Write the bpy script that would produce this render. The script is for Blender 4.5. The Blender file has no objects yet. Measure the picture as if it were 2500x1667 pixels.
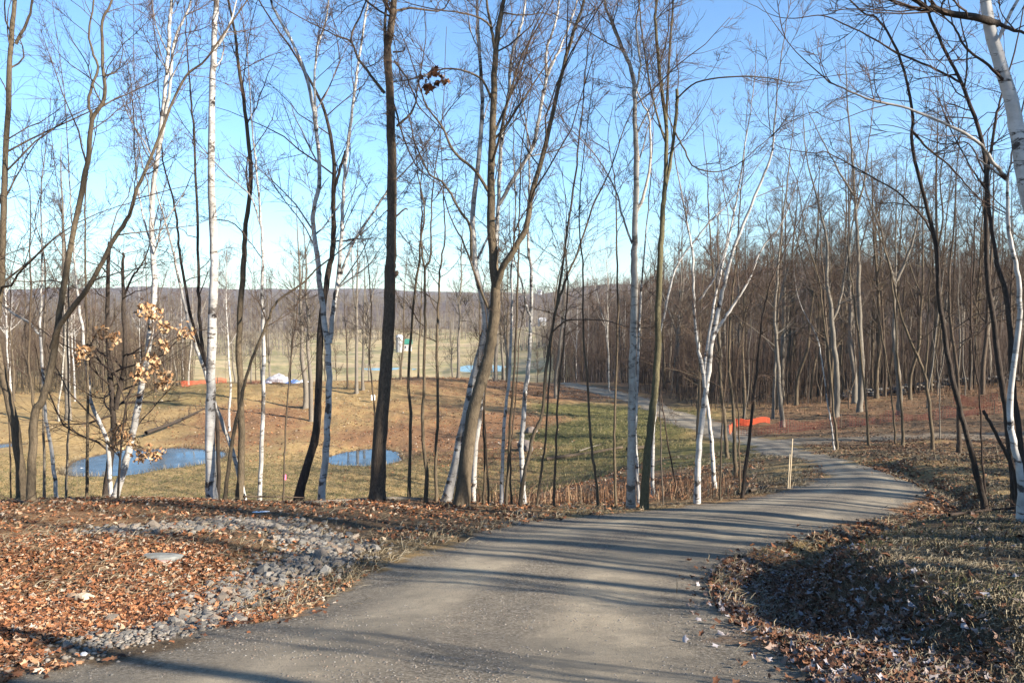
import bpy, math, random
import numpy as np
from mathutils import Vector

# ------------------------------------------------------------------ camera, sky, sun, exposure
scene = bpy.context.scene
COL = scene.collection
EYE = 1.7
PITCH = math.radians(3.0)
cam_data = bpy.data.cameras.new('camera')
cam = bpy.data.objects.new('camera', cam_data)
COL.objects.link(cam)
cam.location = (0, 0, EYE)
cam.rotation_euler = (math.radians(90) - PITCH, 0, 0)
cam_data.lens = 28.0
cam_data.sensor_width = 36.0
cam_data.clip_start = 0.05
cam_data.clip_end = 9000
scene.camera = cam

SUN_AZ = math.radians(119)      # clockwise from +Y
SUN_EL = math.radians(25)
world = bpy.data.worlds.new('World')
scene.world = world
world.use_nodes = True
wn = world.node_tree
wn.nodes.clear()
w_out = wn.nodes.new('ShaderNodeOutputWorld')
w_bg = wn.nodes.new('ShaderNodeBackground')
w_sky = wn.nodes.new('ShaderNodeTexSky')
w_sky.sky_type = 'NISHITA'
w_sky.sun_disc = False
w_sky.sun_elevation = SUN_EL
w_sky.sun_rotation = SUN_AZ
w_sky.altitude = 200
w_sky.air_density = 1.0
w_sky.dust_density = 0.1
w_sky.ozone_density = 1.6
w_bg.inputs['Strength'].default_value = 0.078
w_tint = wn.nodes.new('ShaderNodeMix'); w_tint.data_type = 'RGBA'; w_tint.blend_type = 'MULTIPLY'   # camera white balance
w_tint.inputs[0].default_value = 1.0; w_tint.inputs[7].default_value = (0.70, 0.93, 1.12, 1)
wn.links.new(w_sky.outputs[0], w_tint.inputs[6]); wn.links.new(w_tint.outputs[2], w_bg.inputs[0])
wn.links.new(w_bg.outputs[0], w_out.inputs[0])

sun_data = bpy.data.lights.new('sun', 'SUN')
sun_data.energy = 5.0
sun_data.angle = math.radians(0.5)
sun_data.color = (1.0, 0.91, 0.78)
sun = bpy.data.objects.new('sun', sun_data)
COL.objects.link(sun)
sdir = Vector((math.sin(SUN_AZ) * math.cos(SUN_EL), math.cos(SUN_AZ) * math.cos(SUN_EL), math.sin(SUN_EL)))
sun.rotation_euler = sdir.to_track_quat('Z', 'Y').to_euler()
scene.view_settings.view_transform = 'Standard'
scene.view_settings.look = 'None'
scene.view_settings.exposure = 1.62
scene.view_settings.gamma = 1.0
scene.view_settings.use_curve_mapping = False

RNG = np.random.default_rng(11)
random.seed(4)

# ------------------------------------------------------------------ helpers
def link(name, data, parent=None):
    o = bpy.data.objects.new(name, data)
    COL.objects.link(o)
    if parent is not None:
        o.parent = parent
    return o

def empty(name, loc=(0, 0, 0)):
    o = bpy.data.objects.new(name, None)
    COL.objects.link(o)
    o.empty_display_size = 0.3
    o.location = loc
    return o

def tag(o, label=None, cat=None, group=None, kind=None):
    if label: o['label'] = label
    if cat: o['category'] = cat
    if group: o['group'] = group
    if kind: o['kind'] = kind
    return o

def mesh_np(name, V, F, mat, attrs=None, smooth=True):
    """V (n,3), F (m,k) with k = 3 or 4"""
    V = np.asarray(V, np.float32); F = np.asarray(F, np.int32)
    me = bpy.data.meshes.new(name)
    k = F.shape[1]
    me.vertices.add(len(V)); me.vertices.foreach_set('co', V.ravel())
    me.loops.add(F.size); me.loops.foreach_set('vertex_index', F.ravel())
    me.polygons.add(len(F))
    me.polygons.foreach_set('loop_start', np.arange(0, F.size, k, dtype=np.int32))
    me.polygons.foreach_set('loop_total', np.full(len(F), k, np.int32))
    if smooth:
        me.polygons.foreach_set('use_smooth', np.ones(len(F), bool))
    me.update(calc_edges=True)
    if attrs:
        for an, av in attrs.items():
            av = np.asarray(av, np.float32)
            if av.ndim == 1:
                a = me.attributes.new(an, 'FLOAT', 'POINT'); a.data.foreach_set('value', av)
            else:
                a = me.attributes.new(an, 'FLOAT_COLOR', 'POINT'); a.data.foreach_set('color', av.ravel())
    if mat: me.materials.append(mat)
    return me

def hash2(ix, iy, seed):
    h = (ix * 374761393 + iy * 668265263 + seed * 1442695041) & 0x7fffffff
    h = ((h ^ (h >> 13)) * 1274126177) & 0x7fffffff
    h = h ^ (h >> 16)
    return (h & 0xffff) / 65535.0

def vnoise(x, y, seed=0):
    x = np.asarray(x, float); y = np.asarray(y, float)
    ix = np.floor(x).astype(np.int64); iy = np.floor(y).astype(np.int64)
    fx = x - ix; fy = y - iy
    fx = fx * fx * (3 - 2 * fx); fy = fy * fy * (3 - 2 * fy)
    a = hash2(ix, iy, seed); b = hash2(ix + 1, iy, seed)
    c = hash2(ix, iy + 1, seed); d = hash2(ix + 1, iy + 1, seed)
    return (a * (1 - fx) + b * fx) * (1 - fy) + (c * (1 - fx) + d * fx) * fy

def fbm(x, y, seed=0, oct=4):
    s = 0; a = 0.5; t = 0
    for i in range(oct):
        s = s + a * vnoise(x * 2 ** i + 17.3 * i, y * 2 ** i - 9.1 * i, seed + i); t += a; a *= 0.5
    return s / t

def smooth(a, b, x):
    t = np.clip((x - a) / (b - a), 0, 1)
    return t * t * (3 - 2 * t)

FPX = 28.0 / 36.0 * 2352.0
CP, SP = math.cos(PITCH), math.sin(PITCH)
def ray(px, py):
    """unit-depth direction (x, 1, z) for a point of the 2352 x 1568 view"""
    a = (np.asarray(px, float) - 1176) / FPX
    b = (784 - np.asarray(py, float)) / FPX
    y = CP + b * SP
    z = -SP + b * CP
    return a / y, z / y
def at(px, py, d):
    u, s = ray(px, py)
    return np.stack([u * d, np.broadcast_to(np.asarray(d, float), np.shape(u)), EYE + s * d], -1)

# ------------------------------------------------------------------ terrain
EDGE_L = [(-500, 1680, 3.2), (0, 1568, 4.4), (350, 1490, 5.2), (700, 1370, 7.0), (900, 1285, 8.8), (1100, 1225, 11.0), (1300, 1190, 12.5),
          (1552, 1166, 13.8), (1654, 1150, 14.8), (1797, 1128, 16.5), (1862, 1113, 18), (1891, 1093, 20), (1878, 1073, 23.5),
          (1838, 1052, 27), (1736, 1032, 33), (1666, 1011, 42), (1552, 975, 50), (1450, 925, 64), (1290, 886, 80)]
EDGE_R = [(1950, 1640, 3.4), (1876, 1568, 4.2), (1801, 1512, 4.8), (1701, 1442, 5.6), (1651, 1382, 6.6), (1636, 1322, 7.8), (1676, 1282, 8.8),
          (1776, 1252, 9.8), (1960, 1203, 11.8), (2062, 1179, 13), (2115, 1154, 14.6), (2123, 1122, 16.8), (2074, 1097, 19),
          (2001, 1073, 22), (1919, 1052, 26.5), (1838, 1032, 32), (1780, 1012, 38), (1640, 965, 52), (1552, 940, 60), (1450, 905, 72), (1290, 878, 86)]
CTRL = EDGE_L + EDGE_R + [
    (2300, 1568, 4.0), (1950, 1450, 5.1), (2250, 1400, 5.5), (2000, 1300, 7.4), (2300, 1250, 7.9), (2200, 1186, 10), (2352, 1172, 10.3), (2480, 1200, 9),
    (2250, 1160, 14), (2352, 1150, 14), (2300, 1100, 19), (2300, 1040, 28), (2100, 1060, 22), (2000, 1045, 26), (2100, 1026, 30), (2203, 1022, 31),
    (1900, 1014, 34), (2100, 1004, 35.5), (2352, 1000, 35), (1760, 1004, 41),
    (1700, 985, 46), (1800, 960, 50), (1920, 950, 50), (2060, 942, 50), (2300, 930, 48), (2000, 900, 64), (2200, 880, 66), (1700, 900, 75), (1600, 880, 90),
    (2000, 860, 95), (2300, 850, 95),
    (0, 1150, 15), (300, 1146, 15.5), (600, 1152, 15.2), (900, 1152, 15.2), (1200, 1164, 14.4), (1400, 1172, 13.6), (1500, 1168, 13.9),
    (100, 1350, 7), (400, 1250, 9.5), (600, 1200, 11.5), (200, 1190, 12), (850, 1200, 11.7), (420, 1330, 7.3), (560, 1290, 8.4),
    (1640, 1099, 24), (1560, 1130, 21), (1668, 1050, 32), (1560, 1050, 32), (1450, 1040, 40), (1450, 1120, 27), (1330, 1125, 30),
    (500, 1120, 36.5), (0, 1120, 36.5), (900, 1120, 36.5), (1150, 1110, 37), (1300, 1095, 37),
    (0, 1000, 52), (0, 950, 62), (180, 985, 54), (150, 950, 64), (350, 1005, 51), (450, 940, 60), (450, 884, 71), (700, 1000, 51), (700, 930, 62), (700, 882, 72), (850, 960, 57),
    (1000, 1000, 51), (1000, 930, 62), (1000, 866, 76), (1150, 1000, 50), (1150, 930, 62), (1150, 874, 80), (1300, 1000, 48), (1300, 920, 66), (1380, 1000, 47), (1420, 960, 55),
]
cw = []
for px, py, d in CTRL:
    p = at(px, py, d); cw.append((p[0], p[1], p[2]))
def dropped(px, d, drop):
    u = (px - 1176) / FPX
    cw.append((u * d, d, EYE - drop))
for px in (60, 400, 750, 1080):
    dropped(px, 20, 5.5); dropped(px, 26, 7.5); dropped(px, 33, 8.6)
dropped(1330, 20, 5.2)
for px, dr in ((0, 9.7), (300, 9.8), (600, 11), (900, 11.5), (1150, 11.5)):
    dropped(px, 92, dr)
for px in (-200, 200, 600, 900, 1200):
    dropped(px, 160, 14 if px > 300 else 11); dropped(px, 210, 15.6); dropped(px, 300, 17.0); dropped(px, 450, 15.6); dropped(px, 700, 10.0)
for px, tp in ((-200, -5), (200, -2), (600, -1), (900, -3), (1150, 4), (1300, 16), (1600, 24), (2000, 20), (2500, 20)):
    dropped(px, 1200, -tp)
for px, tp in ((-200, 28), (200, 22), (600, 22), (900, 20), (1150, 18), (1350, 20), (1600, 24), (2000, 30), (2500, 30)):
    dropped(px, 2000, -tp); dropped(px, 3300, -tp * 0.6)
for px in (1450, 1700, 2000, 2352, 2700):
    dropped(px, 160, 6.5 if px > 1500 else 8.5); dropped(px, 300, -6 if px > 1500 else 9); dropped(px, 550, -20 if px > 1500 else 4)
cw += [(0, -1.0, 0.10), (0, -5, 0.5), (1.2, 1.0, -0.02), (-1.5, 0.5, -0.03), (6, 0, 0.35), (14, 2, 0.6), (12, -10, 1.2), (26, -6, 1.8), (20, 8, -0.1), (-8, 1, -0.3), (-15, -5, -0.4),
       (-20, 8, -1.4), (0, -20, 1.5), (-20, -25, 0.5), (34, -22, 3.0), (40, 15, 0.2), (60, 40, -2.0), (60, -60, 5), (-40, 18, -4.4), (-40, -20, -1), (-70, 0, -4), (-70, 60, -8),
       (0, -80, 5), (100, 20, 2), (150, 150, -3), (-150, 60, -10), (-200, -150, 0), (200, -150, 12), (0, -300, 10), (500, 0, 14), (-500, 0, -5), (1500, -1500, 20), (-1500, -1500, 10), (0, -2500, 10), (2800, 300, 25), (-2800, 300, 10)]
cw = np.array(cw)
def polar(x, y):
    r = np.hypot(x, y)
    return np.arctan2(x, y), np.log(np.maximum(r, 0.7))
TH, LR = polar(cw[:, 0], cw[:, 1])
ZC = cw[:, 2]
keep = np.abs(TH) > 1.2
TH3 = np.concatenate([TH, TH[keep] - np.sign(TH[keep]) * 2 * np.pi]); LR3 = np.concatenate([LR, LR[keep]]); ZC3 = np.concatenate([ZC, ZC[keep]])
def tk(r2):
    return 0.5 * r2 * np.log(r2 + 1e-12)
n = len(TH3)
K = tk((TH3[:, None] - TH3) ** 2 + (LR3[:, None] - LR3) ** 2) + np.eye(n) * 2e-4
P = np.stack([np.ones(n), TH3, LR3], 1)
A = np.zeros((n + 3, n + 3)); A[:n, :n] = K; A[:n, n:] = P; A[n:, :n] = P.T
W = np.linalg.solve(A, np.concatenate([ZC3, np.zeros(3)]))
def base_h(x, y):
    th, lr = polar(x, y)
    out = W[n] + W[n + 1] * th + W[n + 2] * lr
    for i in range(n):
        out = out + W[i] * tk((th - TH3[i]) ** 2 + (lr - LR3[i]) ** 2)
    return out

def curve_pts(pts, sub=6):
    p = np.array(pts, float)
    q = np.vstack([2 * p[0] - p[1], p, 2 * p[-1] - p[-2]])
    out = []
    for i in range(1, len(q) - 2):
        for k in range(sub):
            t = k / sub
            out.append(0.5 * ((2 * q[i]) + (-q[i - 1] + q[i + 1]) * t + (2 * q[i - 1] - 5 * q[i] + 4 * q[i + 1] - q[i + 2]) * t * t + (-q[i - 1] + 3 * q[i] - 3 * q[i + 1] + q[i + 2]) * t ** 3))
    out.append(p[-1])
    return np.array(out)
def world_xy(lst):
    return np.array([at(a, b, d)[:2] for a, b, d in lst])
ROAD_L = curve_pts(world_xy(EDGE_L)); ROAD_R = curve_pts(world_xy(EDGE_R))
ROAD_POLY = np.vstack([ROAD_L, ROAD_R[::-1]])
SIDE_N = world_xy([(1800, 1026, 33.5), (1900, 1019, 33.5), (2100, 1010, 34), (2400, 1005, 34)]); SIDE_F = world_xy([(1740, 1012, 39), (1900, 1006, 37.5), (2100, 1002, 37.2), (2400, 996, 37)])
SIDE_N = np.vstack([SIDE_N, [[60, 32]]]); SIDE_F = np.vstack([SIDE_F, [[60, 35.2]]])
SIDE_POLY = np.vstack([SIDE_N, SIDE_F[::-1]])
def seg_dist(x, y, poly, closed=False):
    m = len(poly); best = np.full(np.shape(x), 1e9)
    for i in range(m if closed else m - 1):
        a = poly[i]; b = poly[(i + 1) % m]; ab = b - a; L = ab @ ab + 1e-12
        t = np.clip(((x - a[0]) * ab[0] + (y - a[1]) * ab[1]) / L, 0, 1)
        best = np.minimum(best, (x - a[0] - t * ab[0]) ** 2 + (y - a[1] - t * ab[1]) ** 2)
    return np.sqrt(best)
def inside(x, y, poly):
    c = np.zeros(np.shape(x), bool); m = len(poly)
    for i in range(m):
        x1, y1 = poly[i]; x2, y2 = poly[(i + 1) % m]
        if y1 == y2: continue
        hit = ((y1 > y) != (y2 > y)) & (x < (x2 - x1) * (y - y1) / (y2 - y1) + x1)
        c ^= hit
    return c
def signed(x, y, poly):
    d = seg_dist(x, y, poly, True)
    return np.where(inside(x, y, poly), -d, d)

# ponds: centre x, y, radius across, radius along the view ray, water level, wobble seed
PONDS = [(-20.6, 44.3, 3.7, 3.9, -7.30, 1), (-8.4, 45.3, 2.3, 2.3, -7.35, 5), (-34.6, 46.8, 4.6, 1.2, -7.33, 9),
         (-6.3, 160, 4.6, 8.0, -12.15, 13), (-27.0, 158, 6.0, 3.5, -12.2, 14)]
def pond_e(x, y, P):
    cx, cy, rx, ry, zw, sd = P
    a = math.atan2(cx, cy); c, s = math.cos(a), math.sin(a)
    dx = x - cx; dy = y - cy
    lx = (dx * c - dy * s) / rx; ly = (dx * s + dy * c) / ry
    ang = np.arctan2(ly, lx)
    wob = 1 + 0.10 * np.sin(2 * ang + sd) + 0.07 * np.sin(3 * ang + sd * 2.1) + 0.03 * np.sin(7 * ang + sd)
    return np.hypot(lx, ly) / wob

def H(x, y, fine=True):
    x = np.asarray(x, float); y = np.asarray(y, float)
    z = base_h(x, y)
    r = np.hypot(x, y)
    rd = signed(x, y, ROAD_POLY)
    off = smooth(0.05, 1.2, rd)
    # relief off the road
    z = z + off * ((fbm(x * 0.45, y * 0.45, 3) - 0.5) * 0.22 + (fbm(x * 2.1, y * 2.1, 8) - 0.5) * 0.09) * smooth(1.5, 5, r) * np.clip(r / 25, 0.6, 2.0)
    z = z + (fbm(x * 0.9, y * 0.9, 21) - 0.5) * 0.035 * (1 - off)
    # ditch beside the right edge and a low crown on the road
    dr = seg_dist(x, y, ROAD_R[4:80])
    sgn = np.where(rd > 0, 1.0, -0.4)
    z = z - 0.26 * np.exp(-((dr * sgn - 0.6) / 0.42) ** 2) * smooth(4.5, 7, r) * (1 - smooth(22, 30, r))
    z = z + 0.22 * np.exp(-(((x - 2.9) / 1.6) ** 2 + ((y - 6.6) / 2.6) ** 2)) * smooth(.7, 1.5, rd)
    z = z + 0.05 * smooth(0, 1.6, -rd) * (1 - smooth(30, 60, r))
    # stony basin on the left
    z = z - 0.22 * np.exp(-(((x + 3.6) / 2.2) ** 2 + ((y - 7.6) / 1.7) ** 2) ** 1.5)
    for P_ in PONDS:
        e = pond_e(x, y, P_)
        zi = P_[4] - np.clip(1 - e, 0, 1) * 0.8
        zo = P_[4] + (e - 1) * P_[3] * 0.16
        zt = np.where(e < 1, zi, zo + (z - zo) * smooth(1.0, 1.75, e))
        z = np.where(e < 1.75, zt, z)
    far = smooth(600, 1300, r)
    z = z + far * ((fbm(x / 420, y / 420, 40) - 0.5) * 40 + (fbm(x / 130, y / 130, 41) - 0.5) * 10)
    return z

def ground_depth(px, py, lo=2.5, hi=220):
    """first depth at which the ray through a point of the view meets the ground"""
    u, s = ray(px, py)
    d = np.exp(np.linspace(math.log(lo), math.log(hi), 420))
    z = EYE + s * d; h = H(u * d, d)
    k = np.argmax(z < h)
    return float(d[k]) if (z < h).any() else None

# ------------------------------------------------------------------ materials
def new_mat(name, rough=0.9, spec=0.2):
    m = bpy.data.materials.new(name); m.use_nodes = True
    nt = m.node_tree; b = nt.nodes['Principled BSDF']
    b.inputs['Roughness'].default_value = rough
    b.inputs['Specular IOR Level'].default_value = spec
    return m, nt, b
def N(nt, t, **kw):
    nd = nt.nodes.new(t)
    for k, v in kw.items():
        if k.startswith('i_'):
            key = k[2:]
            nd.inputs[int(key) if key.isdigit() else key].default_value = v
        else: setattr(nd, k, v)
    return nd
def ramp(nt, fac, stops, interp='LINEAR'):
    r = nt.nodes.new('ShaderNodeValToRGB'); r.color_ramp.interpolation = interp
    el = r.color_ramp.elements
    el[0].position, el[0].color = stops[0][0], (*stops[0][1], 1)
    el[1].position, el[1].color = stops[-1][0], (*stops[-1][1], 1)
    for p, c in stops[1:-1]:
        e = el.new(p); e.color = (*c, 1)
    nt.links.new(fac, r.inputs[0]); return r.outputs[0]
def noise(nt, vec, scale, detail=4, rough=0.6, dist=0.0):
    nd = N(nt, 'ShaderNodeTexNoise'); nd.inputs['Scale'].default_value = scale
    nd.inputs['Detail'].default_value = detail; nd.inputs['Roughness'].default_value = rough; nd.inputs['Distortion'].default_value = dist
    if vec is not None: nt.links.new(vec, nd.inputs['Vector'])
    return nd.outputs['Fac']
def mapping(nt, scale=(1, 1, 1), coord='Object'):
    tc = N(nt, 'ShaderNodeTexCoord'); mp = N(nt, 'ShaderNodeMapping'); mp.inputs['Scale'].default_value = scale
    nt.links.new(tc.outputs[coord], mp.inputs[0]); return mp.outputs[0]
def mixc(nt, fac, a, b, mode='MIX'):
    m = N(nt, 'ShaderNodeMix', data_type='RGBA', blend_type=mode)
    for s, v in ((m.inputs[0], fac), (m.inputs[6], a), (m.inputs[7], b)):
        if isinstance(v, (int, float)): s.default_value = v
        elif isinstance(v, tuple): s.default_value = (*v, 1) if len(v) == 3 else v
        else: nt.links.new(v, s)
    return m.outputs[2]
def math_(nt, op, a, b=0.0, clamp=False):
    m = N(nt, 'ShaderNodeMath', operation=op); m.use_clamp = clamp
    for s, v in ((m.inputs[0], a), (m.inputs[1], b)):
        if isinstance(v, (int, float)): s.default_value = v
        else: nt.links.new(v, s)
    return m.outputs[0]
def bump(nt, b, h, strength, dist):
    bp = N(nt, 'ShaderNodeBump'); bp.inputs['Strength'].default_value = strength; bp.inputs['Distance'].default_value = dist
    nt.links.new(h, bp.inputs['Height']); nt.links.new(bp.outputs[0], b.inputs['Normal'])

def make_ground_mat():
    m, nt, b = new_mat('earth', 0.95, 0.12)
    g = N(nt, 'ShaderNodeNewGeometry').outputs['Position']
    a1 = N(nt, 'ShaderNodeAttribute', attribute_name='cover'); a2 = N(nt, 'ShaderNodeAttribute', attribute_name='cover2')
    s1 = N(nt, 'ShaderNodeSeparateColor'); nt.links.new(a1.outputs['Color'], s1.inputs[0])
    s2 = N(nt, 'ShaderNodeSeparateColor'); nt.links.new(a2.outputs['Color'], s2.inputs[0])
    n_f = noise(nt, g, 26, 6, 0.75); n_m = noise(nt, g, 4.5, 6, 0.7); n_l = noise(nt, g, 0.7, 5, 0.65); n_xl = noise(nt, g, 0.11, 5, 0.6); n_far = noise(nt, g, 0.022, 6, 0.7)
    # straw / dry grass base
    straw = ramp(nt, n_m, [(0.3, (0.17, 0.11, 0.048)), (0.5, (0.33, 0.225, 0.10)), (0.72, (0.45, 0.33, 0.165))])
    green = ramp(nt, n_m, [(0.3, (0.045, 0.042, 0.014)), (0.5, (0.115, 0.105, 0.036)), (0.72, (0.24, 0.195, 0.085))])
    leaf = ramp(nt, n_f, [(0.28, (0.065, 0.035, 0.02)), (0.45, (0.19, 0.095, 0.047)), (0.6, (0.30, 0.165, 0.08)), (0.75, (0.38, 0.25, 0.135))])
    leaf = mixc(nt, math_(nt, 'MULTIPLY', n_l, 0.5), leaf, (0.23, 0.15, 0.085))
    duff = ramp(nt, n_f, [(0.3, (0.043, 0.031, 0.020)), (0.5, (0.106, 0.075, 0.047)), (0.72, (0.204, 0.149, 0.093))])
    dirt = ramp(nt, n_m, [(0.25, (0.22, 0.187, 0.138)), (0.5, (0.33, 0.278, 0.203)), (0.8, (0.43, 0.36, 0.258))])
    speck = ramp(nt, noise(nt, g, 95, 3, 0.8), [(0.33, (0.45, 0.45, 0.46)), (0.5, (1, 1, 1)), (0.68, (1.35, 1.33, 1.3))])
    dirt = mixc(nt, 0.7, dirt, speck, 'MULTIPLY')
    dirt = mixc(nt, ramp(nt, n_l, [(0.40, (0, 0, 0)), (0.62, (0.75, 0.75, 0.75))]), dirt, (0.17, 0.148, 0.115))
    lat = N(nt, 'ShaderNodeAttribute', attribute_name='lat').outputs['Fac']
    latn = math_(nt, 'ADD', lat, math_(nt, 'MULTIPLY', math_(nt, 'SUBTRACT', n_l, 0.5), 0.16))
    wheel = ramp(nt, latn, [(0.0, (0.0,) * 3), (0.12, (0.1,) * 3), (0.22, (1,) * 3), (0.34, (1,) * 3), (0.43, (0.1,) * 3), (0.57, (0.1,) * 3), (0.66, (1,) * 3), (0.78, (1,) * 3), (0.88, (0.1,) * 3), (1.0, (0.0,) * 3)])
    coarse = ramp(nt, noise(nt, g, 34, 6, 0.9), [(0.38, (0.05, 0.043, 0.035)), (0.5, (0.15, 0.128, 0.098)), (0.62, (0.36, 0.31, 0.25))])
    patch = ramp(nt, math_(nt, 'ADD', math_(nt, 'MULTIPLY', n_m, 0.45), math_(nt, 'MULTIPLY', n_l, 0.55)), [(0.46, (1, 1, 1)), (0.60, (0.45, 0.45, 0.45))])
    dirt = mixc(nt, math_(nt, 'MULTIPLY', math_(nt, 'SUBTRACT', 1.0, wheel), patch), dirt, coarse)
    def soft(w, nz, k=0.55):
        v = math_(nt, 'ADD', w, math_(nt, 'MULTIPLY', math_(nt, 'SUBTRACT', nz, 0.5), k * 2))
        r = N(nt, 'ShaderNodeMapRange'); r.inputs[1].default_value = 0.32; r.inputs[2].default_value = 0.68
        nt.links.new(v, r.inputs[0]); return r.outputs[0]
    nmix = math_(nt, 'ADD', math_(nt, 'MULTIPLY', n_m, 0.5), math_(nt, 'MULTIPLY', n_l, 0.5))
    c = straw
    c = mixc(nt, soft(s1.outputs[1], nmix, 0.9), c, green)
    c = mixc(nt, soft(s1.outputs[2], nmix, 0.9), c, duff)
    c = mixc(nt, soft(s1.outputs[0], nmix, 0.9), c, leaf)
    # distant woodland and fields
    wood = ramp(nt, n_far, [(0.3, (0.065, 0.047, 0.037)), (0.5, (0.11, 0.08, 0.063)), (0.7, (0.16, 0.12, 0.092))])
    field = ramp(nt, n_far, [(0.34, (0.252, 0.210, 0.101)), (0.45, (0.403, 0.311, 0.176)), (0.52, (0.227, 0.210, 0.097)), (0.56, (0.420, 0.328, 0.193)), (0.68, (0.319, 0.244, 0.143))])
    c = mixc(nt, soft(s2.outputs[1], n_far, 0.2), c, field)
    c = mixc(nt, soft(s2.outputs[0], n_far, 0.3), c, wood)
    c = mixc(nt, soft(s2.outputs[2], nmix, 0.35), c, dirt)
    dv = mixc(nt, 1.0, c, ramp(nt, n_xl, [(0.3, (0.82, 0.82, 0.84)), (0.7, (1.12, 1.1, 1.05))]), 'MULTIPLY')
    nt.links.new(dv, b.inputs['Base Color'])
    hh = math_(nt, 'ADD', math_(nt, 'MULTIPLY', n_f, 0.5), n_m)
    inv = math_(nt, 'SUBTRACT', 1.15, s2.outputs[2])
    hh = math_(nt, 'MULTIPLY', hh, inv)
    hh = math_(nt, 'ADD', hh, math_(nt, 'MULTIPLY', noise(nt, g, 70, 4, 0.8), 0.22))
    bump(nt, b, hh, 0.9, 0.06)
    return m
M_GROUND = make_ground_mat()

def bark(name, light, mid, dark, rings=False, twig=(0.085, 0.058, 0.042), zs=0.35):
    m, nt, b = new_mat(name, 0.9, 0.15)
    v = mapping(nt, (1, 1, zs)); rad = N(nt, 'ShaderNodeAttribute', attribute_name='rad').outputs['Fac']
    if rings:
        vr = mapping(nt, (3.2, 3.2, 13.0)); lr_ = noise(nt, vr, 1.0, 5, 0.75, 0.3)
        base = ramp(nt, noise(nt, mapping(nt, (6, 6, 6)), 1, 3, 0.6), [(0.3, mid), (0.65, light)])
        c = mixc(nt, ramp(nt, lr_, [(0.36, (1, 1, 1)), (0.44, (0, 0, 0))]), base, dark)
        vp = mapping(nt, (2.2, 2.2, 3.6)); pt = noise(nt, vp, 1.0, 5, 0.7, 0.4)
        c = mixc(nt, ramp(nt, pt, [(0.40, (1, 1, 1)), (0.45, (0, 0, 0))]), c, dark)
        stn = noise(nt, mapping(nt, (1.6, 1.6, .9)), 1.0, 5, 0.7, 0.5)
        c = mixc(nt, ramp(nt, stn, [(0.46, (0, 0, 0)), (0.62, (0.7, 0.7, 0.7))]), c, tuple(v * .5 for v in mid))
        t = N(nt, 'ShaderNodeMapRange'); t.inputs[1].default_value = 0.006; t.inputs[2].default_value = 0.017; nt.links.new(rad, t.inputs[0])
        c = mixc(nt, t.outputs[0], twig, c)
        nt.links.new(c, b.inputs['Base Color']); bump(nt, b, lr_, 0.35, 0.01)
    else:
        nz = noise(nt, v, 38, 5, 0.7, 0.6); big = noise(nt, v, 3.2, 4, 0.6)
        c = ramp(nt, nz, [(0.3, dark), (0.5, mid), (0.72, light)])
        c = mixc(nt, ramp(nt, big, [(0.35, (0.75, 0.75, 0.75)), (0.65, (0, 0, 0))]), c, tuple(0.5 * (a + d) for a, d in zip(mid, dark)))
        t = N(nt, 'ShaderNodeMapRange'); t.inputs[1].default_value = 0.005; t.inputs[2].default_value = 0.025; nt.links.new(rad, t.inputs[0])
        c = mixc(nt, t.outputs[0], twig, c)
        nt.links.new(c, b.inputs['Base Color']); bump(nt, b, nz, 0.8, 0.02)
    return m
M_BARK = {
    'birch': bark('birch_bark', (0.541, 0.517, 0.476), (0.361, 0.336, 0.303), (0.057, 0.045, 0.039), rings=True, twig=(0.11, 0.072, 0.055)),
    'oak': bark('oak_bark', (0.201, 0.149, 0.101), (0.106, 0.079, 0.056), (0.033, 0.025, 0.019)),
    'maple': bark('maple_bark', (0.200, 0.156, 0.104), (0.122, 0.094, 0.062), (0.045, 0.034, 0.022)),
    'mossy': bark('mossy_bark', (0.19, 0.17, 0.095), (0.125, 0.108, 0.06), (0.05, 0.042, 0.026)),
    'grey': bark('grey_bark', (0.285, 0.250, 0.203), (0.186, 0.161, 0.127), (0.069, 0.058, 0.047)),
    'dark': bark('dark_bark', (0.101, 0.078, 0.062), (0.058, 0.045, 0.036), (0.020, 0.016, 0.012), twig=(0.070, 0.047, 0.035)),
    'aspen': bark('pale_birch_bark', (0.442, 0.408, 0.348), (0.306, 0.272, 0.230), (0.102, 0.085, 0.068), rings=True, twig=(0.12, 0.08, 0.06)),
}

def rnd_mat(name, stops, rough=0.8, trans=False):
    m, nt, b = new_mat(name, rough, 0.2)
    a = N(nt, 'ShaderNodeAttribute', attribute_name='rnd').outputs['Fac']
    c = ramp(nt, a, stops)
    c = mixc(nt, 0.5, c, ramp(nt, noise(nt, mapping(nt), 40, 3), [(0.3, (0.75, 0.75, 0.75)), (0.7, (1.15, 1.12, 1.1))]), 'MULTIPLY')
    nt.links.new(c, b.inputs['Base Color']); return m
M_LEAF = rnd_mat('dry_leaf', [(0.0, (0.055, 0.032, 0.02)), (0.3, (0.15, 0.06, 0.029)), (0.55, (0.26, 0.105, 0.045)), (0.75, (0.34, 0.165, 0.078)), (0.9, (0.36, 0.25, 0.16)), (1.0, (0.40, 0.35, 0.28))])
M_FROSTLEAF = rnd_mat('ditch_leaf', [(0.0, (0.058, 0.029, 0.019)), (0.35, (0.137, 0.058, 0.029)), (0.6, (0.216, 0.108, 0.058)), (0.82, (0.259, 0.194, 0.158)), (1.0, (0.360, 0.338, 0.346))])
M_WOODLEAF = rnd_mat('wood_floor_leaf', [(0.0, (0.05, 0.028, 0.018)), (0.5, (0.15, 0.075, 0.04)), (1.0, (0.30, 0.19, 0.115))])
M_HUNGLEAF = rnd_mat('hanging_leaf', [(0.0, (0.26, 0.13, 0.06)), (0.5, (0.43, 0.26, 0.13)), (1.0, (0.56, 0.38, 0.22))])
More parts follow.
